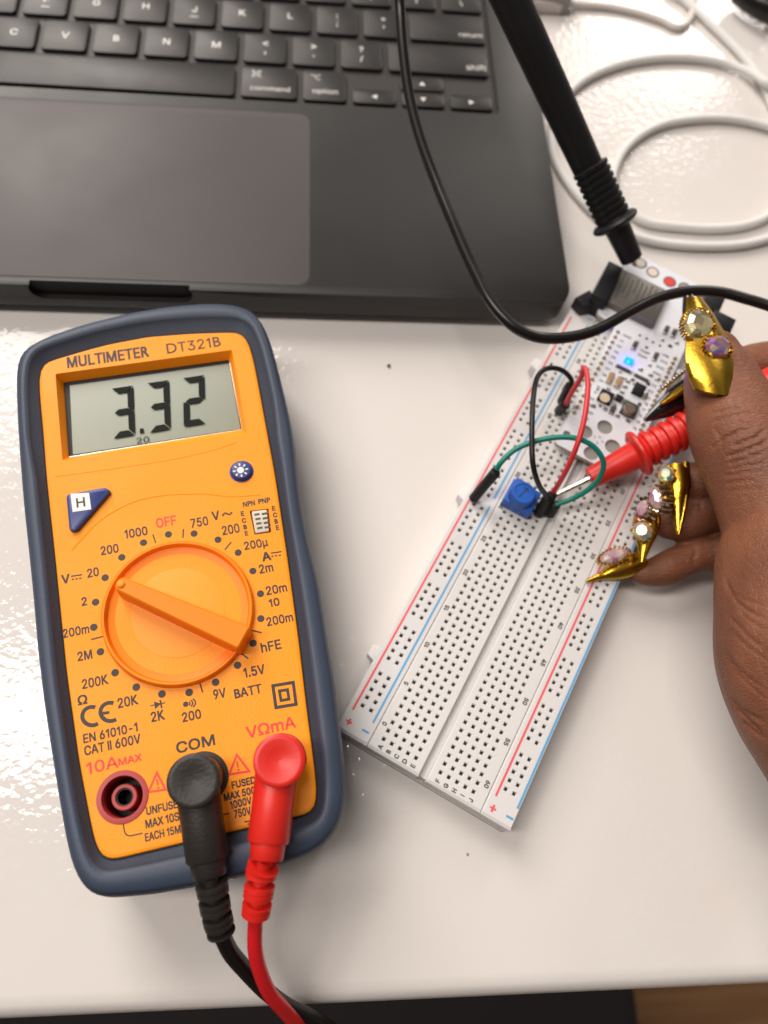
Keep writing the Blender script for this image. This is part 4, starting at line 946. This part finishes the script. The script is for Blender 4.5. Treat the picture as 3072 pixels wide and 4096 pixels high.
# edge pads: half-round copper with paint
for i, (x, y, cm) in enumerate([(790, 262, tin), (872, 322, mat('pale_pad', (.72, .60, .54), .4)), (988, 388, mat('red_pad', (.70, .04, .035), .4)), (1090, 430, tin)]):
    c = Q1(x, y, ZC); b = MB(); b.lathe((*c[:2], ZC - .05), (0, 0, 1), [(0, 2.4), (.09, 2.4), (.09, 1.85)], 32, cap=False); o = b.build('edge_pad', dk_comp, root)
    b = MB(); b.lathe((*c[:2], ZC - .04), (0, 0, 1), [(0, 1.9), (.10, 1.85), (.11, .01)], 28); b.build('pad_fill', cm, o)

# ================================================================== TRIMMER + JUMPER WIRES
c0 = [np.array(ad(*q, 17.0)[:2]) for q in [(1116, 1028), (1181, 1065), (1152, 1105), (1079, 1078)]]
root = thing('potentiometer', 'small blue trimmer potentiometer with arrow on its knob', 'potentiometer', (*np.mean(c0, 0), ZB))
pcn = np.array(ad(1127, 1074, 14)[:2])
b = MB(); b.box(pcn, EX, EY, 8.2, 9.6, ZB + .3, ZB + 5.2, .25); b.box(pcn + EX * 4.3 - EY * 2.6, EX, EY, 1.6, 3.2, ZB + .3, ZB + 4.9, .2); b.build('body', pot_blue, root)
kx = np.array(ad(1130, 1066, 18)[:2]); b = MB()
seg = 72; prof = [(ZB + 5.1, 4.0, 1), (ZB + 8.6, 3.85, 1), (ZB + 9.0, 3.5, 0), (ZB + 9.05, 2.9, 0), (ZB + 8.85, 2.8, 0)]
b.rings([[(kx[0] + (r_ - (.22 if kn and i % 2 else 0)) * math.cos(2 * math.pi * i / seg), kx[1] + (r_ - (.22 if kn and i % 2 else 0)) * math.sin(2 * math.pi * i / seg), z_) for i in range(seg)] for z_, r_, kn in prof], False, True)
kn = b.build('knob', pot_blue, root, smooth=20)
b = MB(); zz = ZB + 8.87; kd = unit(np.array(ad(1150, 1045, 18)[:2]) - np.array(ad(1135, 1060, 18)[:2])); kp = np.array([-kd[1], kd[0]]); kc = kx
bar(b, kc - kd * 2.3, kc + kd * 2.0, .42, zz); bar(b, kc + kd * 2.0, kc + kd * 1.1 + kp * .9, .4, zz + .01); bar(b, kc + kd * 2.0, kc + kd * 1.1 - kp * .9, .4, zz + .02); b.build('arrow_mark', mat('arrow_groove', (.006, .03, .10), .6), kn, smooth=0)
for k in (-1, 0, 1):
    b = MB(); b.lathe((*(pcn + EY * 2.54 * k), ZB - 2), (0, 0, 1), [(0, .35), (2.5, .35)], 10); b.build('pin', tin, root)

def sleeve(parent, a, b_, r_=1.6):
    b = MB(); a = np.array(a); b_ = np.array(b_); L_ = np.linalg.norm(b_ - a); b.lathe(a, unit(b_ - a), [(-.01, .5), (0, r_ - .25), (.3, r_), (L_ - .4, r_), (L_, r_ - .3), (L_ + .01, .5)], 20); b.build('sleeve', sleeve_m, parent)
    return
def jumper(label, cm, path, sl1, sl2, r_=.82):
    o = thing('jumper_wire', label, 'wire', (*np.asarray(path[0])[:2], ZB), 'jumper wires')
    b = MB(); b.tube(path, r_, 14, 10); b.build('wire', cm, o); sleeve(o, *sl1); sleeve(o, *sl2)
    for s in (sl1, sl2):
        p0 = np.array(s[0]); d = unit(np.array(s[0]) - np.array(s[1])); b = MB(); b.lathe(p0 - d * .5, d, [(0, .32), (4.2, .32)], 8); b.build('pin', tin, o)
jumper('black jumper wire looping up from the black sleeve beside the board', wire_blk, [ad(1233, 838, 20), ad(1233, 818, 23), ad(1212, 799, 26), ad(1182, 796, 28), ad(1161, 815, 30), ad(1152, 860, 33), ad(1149, 930, 35), ad(1151, 1000, 33), ad(1163, 1045, 27), ad(1178, 1068, 20), ad(1184, 1082, 17)], (ad(1213, 868, 10.5), ad(1232, 832, 21)), (ad(1162, 1110, 10.5), ad(1184, 1074, 18)))
jumper('red jumper wire in a tall narrow loop beside the trimmer', wire_red, [ad(1222, 874, 17.5), ad(1235, 848, 24), ad(1255, 815, 31), ad(1261, 795, 35), ad(1267, 805, 36), ad(1270, 840, 37), ad(1262, 905, 37), ad(1245, 965, 34), ad(1221, 1020, 27), ad(1196, 1063, 18)], (ad(1207, 888, 10.5), ad(1222, 872, 18)), (ad(1172, 1108, 10.5), ad(1194, 1066, 18)))
jumper('green jumper wire arching over the trimmer to the left rail', wire_grn, [ad(1073, 1014, 25), ad(1083, 998, 27), ad(1110, 973, 29), ad(1150, 955, 31), ad(1200, 945, 33), ad(1245, 947, 34), ad(1280, 963, 33), ad(1301, 990, 31), ad(1302, 1015, 28), ad(1288, 1042, 24), ad(1260, 1065, 20), ad(1230, 1080, 17), ad(1200, 1091, 15.5)], (ad(1022, 1078, 11), ad(1072, 1018, 24.5)), (ad(1187, 1112, 10.5), ad(1202, 1088, 16)))

# ================================================================== WHITE USB CABLES AND THE DARK THING BEYOND
def cable(name, label, path, r_, m_=cable_white, group=None):
    b = MB(); b.tube(path, r_, 16, 10); o = b.build(name, m_, None, loc=(*np.asarray(path[len(path) // 2])[:2], 0)); tag(o, label, 'cable', group); return o
tp = lambda x, y, z=2.2: T1(x, y, z)
cable('charging_cable', 'white braided cable forming the inner oval loop and crossing the top right corner',
      [tp(1010, -60, 2.2), tp(1100, -10), tp(1180, 60), tp(1290, 160), tp(1400, 265), tp(1500, 370), tp(1580, 475), tp(1650, 600), tp(1730, 800), tp(1790, 1050), tp(1760, 1260), tp(1660, 1400), tp(1500, 1465), tp(1300, 1485), tp(1100, 1475), tp(900, 1450), tp(780, 1390), tp(700, 1300), tp(655, 1200), tp(660, 1110), tp(720, 985), tp(830, 880), tp(980, 808), tp(1150, 777), tp(1330, 768), tp(1500, 785), tp(1660, 825), tp(1800, 880)], 1.8, group='white cables')
cable('charging_cable', 'white braided cable making the outer loop behind the black probe',
      [tp(1850, 660, 2.2), tp(1760, 600, 3.5), tp(1660, 545, 6.2), tp(1560, 480, 4.5), tp(1420, 425, 2.4), tp(1260, 388), tp(1080, 374), tp(900, 382), tp(730, 412), tp(560, 470), tp(430, 545), tp(330, 650), tp(270, 780), tp(255, 910), tp(280, 1040), tp(350, 1170), tp(470, 1320), tp(620, 1450), tp(800, 1535), tp(1000, 1582), tp(1250, 1600), tp(1480, 1590), tp(1660, 1550), tp(1800, 1500)], 1.8, group='white cables')
b = MB(); P_ = [T1(300, 22, 3.0), T1(430, 30, 2.2), T1(620, 44, 2.2), T1(800, 80, 2.2), T1(960, 130, 2.2), T1(1090, 190, 2.2), T1(1250, 280, 2.2), T1(1420, 385, 2.2), T1(1600, 520, 2.2), T1(1800, 700, 2.2)]
tc_ = thing('charging_cable', 'thin blurred white cable with a white plug at the top edge beside the black probe', 'cable', (*P_[4][:2], 0), 'white cables')
b.tube([T1(300, 22, 3.0), T1(430, 30, 2.0), T1(620, 46, 1.6), T1(800, 82, 1.6), T1(960, 132, 1.6), T1(1070, 180, 1.6), T1(1150, 130, 1.6), T1(1180, -20, 1.6), T1(1190, -120, 1.6)], 1.5, 14, 10); b.build('cord', mat('white_cord', (.68, .63, .59), .45), tc_)
b = MB(); q0, q1 = T1(120, 15, 3.2), T1(310, 25, 3.2); d = unit(q1 - q0); b.box((q0 + q1)[:2] / 2, d[:2], (-d[1], d[0]), np.linalg.norm(q1 - q0), 7.5, .3, 6.0, 1.2); b.build('plug', mat('white_plug', (.66, .60, .57), .4), tc_)
b = MB(); q0, q1 = T1(130, -45, 4), T1(290, -25, 4); d = unit(q1 - q0); b.box((q0 + q1)[:2] / 2, d[:2], (-d[1], d[0]), 22, 15, .1, 9, 1.5); tag(b.build('charger', conn_grey, None, loc=((q0 + q1) / 2 * [1, 1, 0])), 'small grey adapter block at the top beside the black probe', 'adapter')
b = MB(); b.tube([T1(1480, -60, 8), T1(1560, 0, 8), T1(1640, 48, 8), T1(1740, 90, 8)], 5.5, 20, 10); tag(b.build('black_cord', blk_cable, None, loc=(*T1(1600, 30)[:2], 0)), 'thick black cord at the far right corner of the table', 'cord')
# crumbs
for x, y, r_ in [(840, 790, .55)]:
    b = MB(); c = ad(x, y, .4); b.sphere(c, r_, 6); b.v = [(v[0] + random.uniform(-.2, .2), v[1] + random.uniform(-.2, .2), v[2]) for v in b.v]; tag(b.build('crumb', blk_comp, None, loc=(*c[:2], 0)), 'tiny black crumb on the white table right of the multimeter', 'crumb')

# ================================================================== HAND
root = thing('person', 'hand with gold jewelled nails gripping the red probe', 'person', (*ad(1620, 1200, 0)[:2], 0))
# skin
m = bpy.data.materials.new('brown_skin'); m.use_nodes = True; nt = m.node_tree; n = nt.nodes; L = nt.links; p = n['Principled BSDF']
p.inputs['Roughness'].default_value = .5; p.inputs['Specular IOR Level'].default_value = .38
p.inputs['Subsurface Weight'].default_value = .25; p.inputs['Subsurface Radius'].default_value = (1, .35, .18); p.inputs['Subsurface Scale'].default_value = .0018
tc = n.new('ShaderNodeTexCoord')
a = n.new('ShaderNodeTexNoise'); a.inputs['Scale'].default_value = 55; a.inputs['Detail'].default_value = 5; L.new(tc.outputs['Object'], a.inputs['Vector'])
r = n.new('ShaderNodeValToRGB'); r.color_ramp.elements[0].position = .3; r.color_ramp.elements[0].color = (.150, .052, .026, 1); r.color_ramp.elements[1].position = .72; r.color_ramp.elements[1].color = (.250, .094, .046, 1)
L.new(a.outputs['Fac'], r.inputs[0]); L.new(r.outputs[0], p.inputs['Base Color'])
mp = n.new('ShaderNodeMapping'); mp.inputs['Rotation'].default_value = (0, 0, math.radians(28)); mp.inputs['Scale'].default_value = (.34, 1.25, .8); L.new(tc.outputs['Object'], mp.inputs[0])
v1 = n.new('ShaderNodeTexVoronoi'); v1.feature = 'DISTANCE_TO_EDGE'; v1.inputs['Scale'].default_value = 900; L.new(mp.outputs[0], v1.inputs['Vector'])
vr = n.new('ShaderNodeMapRange'); vr.inputs[1].default_value = 0; vr.inputs[2].default_value = .16; L.new(v1.outputs['Distance'], vr.inputs[0])
n2 = n.new('ShaderNodeTexNoise'); n2.inputs['Scale'].default_value = 420; n2.inputs['Detail'].default_value = 4; L.new(mp.outputs[0], n2.inputs['Vector'])
ad_ = n.new('ShaderNodeMath'); ad_.operation = 'MULTIPLY_ADD'; ad_.inputs[1].default_value = 1.4; L.new(n2.outputs['Fac'], ad_.inputs[0]); L.new(vr.outputs[0], ad_.inputs[2])
bm_ = n.new('ShaderNodeBump'); bm_.inputs['Strength'].default_value = .40; bm_.inputs['Distance'].default_value = .00028; L.new(ad_.outputs[0], bm_.inputs['Height']); L.new(bm_.outputs[0], p.inputs['Normal'])
skin = m
def hp(x, y, z, rpx):
    c = ad(x, y, z); return c, rpx * D * depth(c) / F_PX
hb = MB()
def limb(nodes, sub=10):
    nd = [hp(*q) for q in nodes]; P = catmull([c for c, _ in nd], sub); rr = catmull([np.array([r_, 0, 0]) for _, r_ in nd], sub)
    rr = [q[0] for q in rr]
    hb.tube(P, rr, 28, smooth=False, cap=True); hb.sphere(P[0], rr[0] * .999, 14); hb.sphere(P[-1], rr[-1] * .999, 14)
thumb = [(1540, 770, 42, 58), (1553, 805, 42, 73), (1569, 858, 43, 86), (1594, 925, 44, 103), (1620, 985, 45, 106), (1655, 1060, 45, 112), (1700, 1140, 45, 140), (1722, 1230, 45, 165)]
limb(thumb)
limb([(1722, 1230, 45, 165), (1727, 1330, 46, 171), (1728, 1430, 47, 171), (1752, 1520, 47, 164), (1790, 1600, 47, 155), (1840, 1690, 48, 150)])
limb([(1722, 1230, 44, 160), (1800, 1100, 42, 170), (1850, 980, 40, 150), (1860, 880, 36, 120)])          # back of the palm beyond the frame
limb([(1525, 838, 26, 40), (1575, 812, 28, 47), (1640, 790, 30, 50), (1740, 800, 33, 62), (1850, 880, 36, 90)])   # index
limb([(1492, 1040, 21, 42), (1520, 1042, 22, 50), (1590, 1030, 24, 54), (1690, 1000, 28, 60), (1830, 960, 34, 80)])   # middle
limb([(1447, 1130, 16, 36), (1475, 1128, 17, 42), (1540, 1105, 19, 46), (1640, 1080, 24, 54), (1810, 1050, 34, 80)])   # ring
limb([(1376, 1236, 10, 22), (1400, 1238, 10.5, 29), (1440, 1228, 11.5, 37), (1500, 1200, 13, 37), (1560, 1192, 15, 44), (1660, 1160, 24, 60), (1790, 1110, 34, 90)])   # little
me = bpy.data.meshes.new('h'); me.from_pydata([tuple(np.array(v) * K) for v in hb.v], [], hb.f); me.update()
ho = bpy.data.objects.new('h', me); col.objects.link(ho)
md = ho.modifiers.new('r', 'REMESH'); md.mode = 'VOXEL'; md.voxel_size = .00052; md.adaptivity = 0
md = ho.modifiers.new('s', 'SMOOTH'); md.factor = .5; md.iterations = 14
me2 = bpy.data.meshes.new_from_object(ho.evaluated_get(bpy.context.evaluated_depsgraph_get())); bpy.data.objects.remove(ho)
nv = len(me2.vertices); co = np.empty(nv * 3); me2.vertices.foreach_get('co', co); co = co.reshape(-1, 3) / K
nr = np.empty(nv * 3); me2.vertices.foreach_get('normal', nr); nr = nr.reshape(-1, 3)
px = proj(co); facing = ((CAM - co) * nr).sum(1) > 0
H5 = lambda x, y: (2650 + .31634 * x, 1300 + .31634 * y); H6 = lambda x, y: (2700 + .36152 * x, 2300 + .36152 * y)
CR = [([H5(*q) for q in pl], dp, sg) for pl, dp, sg in [
    ([(600, 1150), (750, 1090), (900, 1055), (1010, 1040)], .30, 6), ([(580, 1260), (700, 1200), (820, 1160), (950, 1130), (1100, 1115), (1230, 1150)], .40, 6.5),
    ([(670, 1510), (760, 1440), (900, 1375), (1050, 1310), (1180, 1265)], .60, 7), ([(600, 1550), (690, 1520), (780, 1450)], .35, 6), ([(850, 1520), (960, 1505), (1050, 1460), (1190, 1410), (1330, 1280)], .55, 7),
    ([(760, 1680), (900, 1630), (1060, 1580), (1250, 1500), (1334, 1450)], .55, 7), ([(780, 1770), (950, 1720), (1150, 1660), (1334, 1600)], .38, 6.5), ([(800, 1830), (1000, 1790), (1200, 1760), (1334, 1720)], .3, 6),
    ([(960, 1170), (1010, 1250), (1180, 1240)], .28, 6), ([(650, 1300), (680, 1350), (760, 1420)], .25, 6), ([(720, 1920), (900, 1890), (1150, 1850), (1334, 1830)], .25, 6), ([(760, 2010), (950, 1980), (1200, 1960)], .22, 6), ([(1000, 1600), (1100, 1640), (1250, 1610)], .22, 6), ([(800, 2120), (1000, 2080), (1300, 2070)], .2, 6)]]
CR += [([H6(*q) for q in pl], dp, sg) for pl, dp, sg in [
    ([(555, 20), (580, 120), (640, 230), (720, 330), (850, 420), (1029, 490)], .45, 7), ([(560, 420), (700, 560), (850, 720), (1029, 840)], .32, 7), ([(600, 600), (760, 760), (1029, 960)], .28, 6),
    ([(520, 780), (620, 960), (800, 1130), (1029, 1290)], .3, 7), ([(540, 900), (700, 1100), (1029, 1400)], .28, 6), ([(600, 1350), (760, 1500), (1029, 1650)], .4, 7), ([(640, 1430), (800, 1600), (1000, 1790)], .45, 7), ([(730, 1600), (860, 1720), (1029, 1830)], .4, 7), ([(600, 180), (800, 280), (1029, 340)], .2, 6), ([(640, 300), (850, 520), (1029, 620)], .22, 6)]]
CR += [([(2272 + .4822 * x, 1700 + .4822 * y) for x, y in pl], dp, sg) for pl, dp, sg in [([(1030, 1010), (1060, 1060), (1040, 1110), (1060, 1180)], .4, 8), ([(1085, 640), (1110, 700)], .3, 7)]]
disp_ = np.zeros(nv)
for pl, dp, sg in CR:
    pl = np.array(catmull([np.array([*q, 0]) for q in pl], 6))[:, :2]
    lo, hi = pl.min(0) - 30, pl.max(0) + 30
    idx = np.where(facing & (px[:, 0] > lo[0]) & (px[:, 0] < hi[0]) & (px[:, 1] > lo[1]) & (px[:, 1] < hi[1]))[0]
    if not len(idx): continue
    dmin = np.full(len(idx), 1e9); tt_ = np.zeros(len(idx)); acc = 0
    for i in range(len(pl) - 1):
        a_, b_ = pl[i], pl[i + 1]; ab = b_ - a_; t_ = np.clip(((px[idx] - a_) @ ab) / (ab @ ab), 0, 1); d_ = np.linalg.norm(px[idx] - (a_ + t_[:, None] * ab), axis=1)
        m_ = d_ < dmin; dmin[m_] = d_[m_]; tt_[m_] = (i + t_[m_]) / (len(pl) - 1)
    taper = np.clip(np.minimum(tt_, 1 - tt_) * 5, .15, 1)
    dp *= 1.35; disp_[idx] = np.minimum(disp_[idx], -dp * taper * np.exp(-(dmin / sg) ** 2) + .25 * dp * taper * np.exp(-((dmin - 2.2 * sg) / (1.3 * sg)) ** 2) * 0)
co = co + nr * disp_[:, None]
o_ = ORG[root.name]
me2.vertices.foreach_set('co', ((co - o_) * K).ravel()); me2.update(); me2.materials.clear(); me2.materials.append(skin)
me2.polygons.foreach_set('use_smooth', [True] * len(me2.polygons)); me2.name = 'hand_skin'
bo = bpy.data.objects.new('hand', me2); col.objects.link(bo); bo.parent = root; ORG[bo.name] = o_

def nail(base, tip, nrm, widths, arch=.28, thick=.7, m_=gold, droop=0.0, nu=26, nv_=15, round_base=.5):
    """curved tapering nail plate from cuticle to tip"""
    base = np.asarray(base, float); tip = np.asarray(tip, float); d = tip - base; L_ = np.linalg.norm(d); d = d / L_
    nrm = np.asarray(nrm, float); nrm = unit(nrm - d * (nrm @ d)); sd = np.cross(d, nrm)
    top = []; bot = []
    for i in range(nu):
        t = i / (nu - 1); w_ = np.interp(t, np.linspace(0, 1, len(widths)), widths) / 2
        rt, rb = [], []
        for j in range(nv_):
            s = -1 + 2 * j / (nv_ - 1)
            back = round_base * (s * s) * w_ * (1 - t) ** 3          # cuticle edge bows
            q = base + d * (L_ * t + back) + sd * s * w_ + nrm * (arch * 2 * w_ * (1 - s * s) + droop * L_ * 4 * t * (1 - t))
            rt.append(q); rb.append(q - nrm * thick * (1 - .2 * s * s))
        top.append(rt); bot.append(rb)
    b = MB(); ring = [top[i] + bot[i][::-1] for i in range(nu)]
    b.rings(ring); return b
def gem(c, nrm, up, a, bb, h_, sides=8):
    c = np.asarray(c, float); nrm = unit(nrm); up = unit(np.asarray(up, float) - nrm * (np.asarray(up, float) @ nrm)); sd = np.cross(up, nrm); b = MB()
    def R_(k, z_, off=0): return [c + nrm * z_ + (sd * a * math.cos(t) + up * bb * math.sin(t)) * k for t in (np.arange(sides) + .5 + off) * 2 * math.pi / sides]
    b.rings([R_(.55, -h_ * .5), R_(1.0, 0), R_(1.0, h_ * .12), R_(.80, h_ * .6), R_(.5, h_ * .85)]); return b
def prongs(c, nrm, up, a, bb, h_, n_=12, r_=.32):
    c = np.asarray(c, float); nrm = unit(nrm); up = unit(np.asarray(up, float) - nrm * (np.asarray(up, float) @ nrm)); sd = np.cross(up, nrm); b = MB()
    for t in np.arange(n_) * 2 * math.pi / n_:
        q = c + (sd * a * math.cos(t) + up * bb * math.sin(t)) * 1.04; b.tube([q - nrm * h_ * .6, q + nrm * h_ * .3, q * .9 + c * .1 + nrm * h_ * .65], r_, 8, 3)
    return b
Zc = np.array([0, 0, 1.]); toCam = lambda X: unit(CAM - X)
# thumb nail
tb0 = ad(1560, 864, 52.3); tt0 = ad(1500, 644, 46.5); tn = np.array([-.04, -.12, 1])
o = nail(tb0, tt0, tn, round_base=.55, widths=[13.6, 16.0, 16.4, 15.8, 14.4, 12.6, 10.8, 9.2, 7.6, 5.4], arch=.15, thick=.9, droop=.03).build('thumb_nail', gold, root, smooth=60)
dk = nail(ad(1512, 720, 46.6), ad(1486, 640, 45.0), np.array([-.5, .1, .8]), [7.5, 7.6, 6.6, 5.0, 3.0], .16, .8).build('nail_underside', dark_nail, o, smooth=60)
g_up = ad(1522, 690, 51.5) - ad(1510, 734, 51.5)
c = ad(1507, 704, 51.2); gem(c, tn, g_up, 4.7, 5.6, 2.8).build('crystal', gem_gold, o, smooth=0)
prongs(c, tn, g_up, 4.75, 5.65, 1.5, 34, .30).build('crystal_setting', gold, o)
c = ad(1548, 752, 53.2); gem(c, tn, (0, 1, 0), 3.9, 3.9, 2.8, 10).build('crystal', gem_pink, o, smooth=0)
prongs(c, tn, (0, 1, 0), 3.95, 3.95, 1.5, 18, .42).build('crystal_setting', gold, o)
# index nail (black gloss with a gold edge and rhinestones)
ib = ad(1520, 832, 30); it = ad(1394, 907, 26); inn = np.array([-.35, -.5, .8])
o = nail(ib, it, inn, [9.6, 9.8, 9.4, 8.2, 6.4, 4.0, 1.4], .20, .9).build('index_nail', dark_nail, root, smooth=60)
for k in range(9):
    b = MB(); q = ad(1430 + k * 6.0, 840 - k * 4.8, 32.0); b.sphere(q, .75, 7); b.build('rhinestone', gem_silver, o, smooth=0)
gb = nail(ad(1508, 818, 32.6), ad(1428, 872, 30.2), np.array([-.2, .35, .9]), [3.6, 3.6, 2.8, 1.2], .2, .4).build('gold_edge', gold, o, smooth=60)
# middle nail
mbn = ad(1459, 1004, 29); mt = ad(1465, 1154, 26); mn = np.array([-.5, -.12, .86])
o = nail(mbn, mt, mn, [7.2, 8.2, 8.2, 6.6, 4.6, 3.2, 2.2, 1.0], .24, 1.0).build('middle_nail', gold, root, smooth=60)
b = MB(); b.tube([ad(1480, 1000, 29.5), ad(1483, 1040, 29), ad(1479, 1090, 28), ad(1466, 1154, 26.2)], [1.3, 1.2, .9, .35], 12, 8); b.build('nail_edge', gold, o)
c = ad(1439, 1026, 31); gem(c, mn, mt - mbn, 2.5, 2.7, 2.6, 9).build('crystal', gem_opal, o, smooth=0); prongs(c, mn, mt - mbn, 2.5, 2.7, 1.3, 7, .5).build('crystal_setting', gold, o)
c = ad(1427, 1079, 30); g2 = np.array([-.93, -.08, .32]); gem(c + g2 * .6, g2, mt - mbn, 2.3, 3.7, 3.2, 8).build('crystal', gem_rose, o, smooth=0); prongs(c, g2, mt - mbn, 2.45, 3.75, 3.4, 11, .66).build('crystal_setting', gem_silver, o)
# ring nail
rb_ = ad(1402, 1088, 22); rt_ = ad(1386, 1214, 19.5); rn = np.array([-.5, -.15, .85])
o = nail(rb_, rt_, rn, [6.8, 7.8, 8.0, 6.8, 4.8, 3.0, 1.0], .24, 1.0).build('ring_nail', gold, root, smooth=60)
c = ad(1388, 1148, 24.5); gem(c, rn, rt_ - rb_, 3.0, 3.1, 3.0, 9).build('crystal', gem_opal, o, smooth=0); prongs(c, rn, rt_ - rb_, 3.0, 3.1, 1.4, 8, .5).build('crystal_setting', gold, o)
c = ad(1395, 1102, 26); rg2 = np.array([-.85, .25, .45]); gem(c, rg2, rt_ - rb_, 2.3, 3.2, 3.0, 8).build('crystal', gem_rose, o, smooth=0); prongs(c, rg2, rt_ - rb_, 2.45, 3.25, 3.2, 10, .66).build('crystal_setting', gem_silver, o)
# little nail
lb_ = ad(1394, 1210, 13.5); lt0 = ad(1267, 1256, 11.3); ln = np.array([-.05, -.35, .95])
o = nail(lb_, lt0, ln, [6.2, 6.6, 6.6, 6.0, 5.0, 2.6, 1.6, .7], .26, 1.2).build('little_nail', gold, root, smooth=60)
gd = ad(1364, 1190, 15.5) - ad(1290, 1214, 15.5); gn = np.array([-.1, .05, 1])
c = ad(1326, 1202, 15.6); gem(c, gn, gd, 2.3, 5.0, 2.2, 8).build('crystal', gem_rose, o, smooth=0)
prongs(c, gn, gd, 2.4, 5.1, 1.5, 22, .32).build('crystal_setting', gold, o)
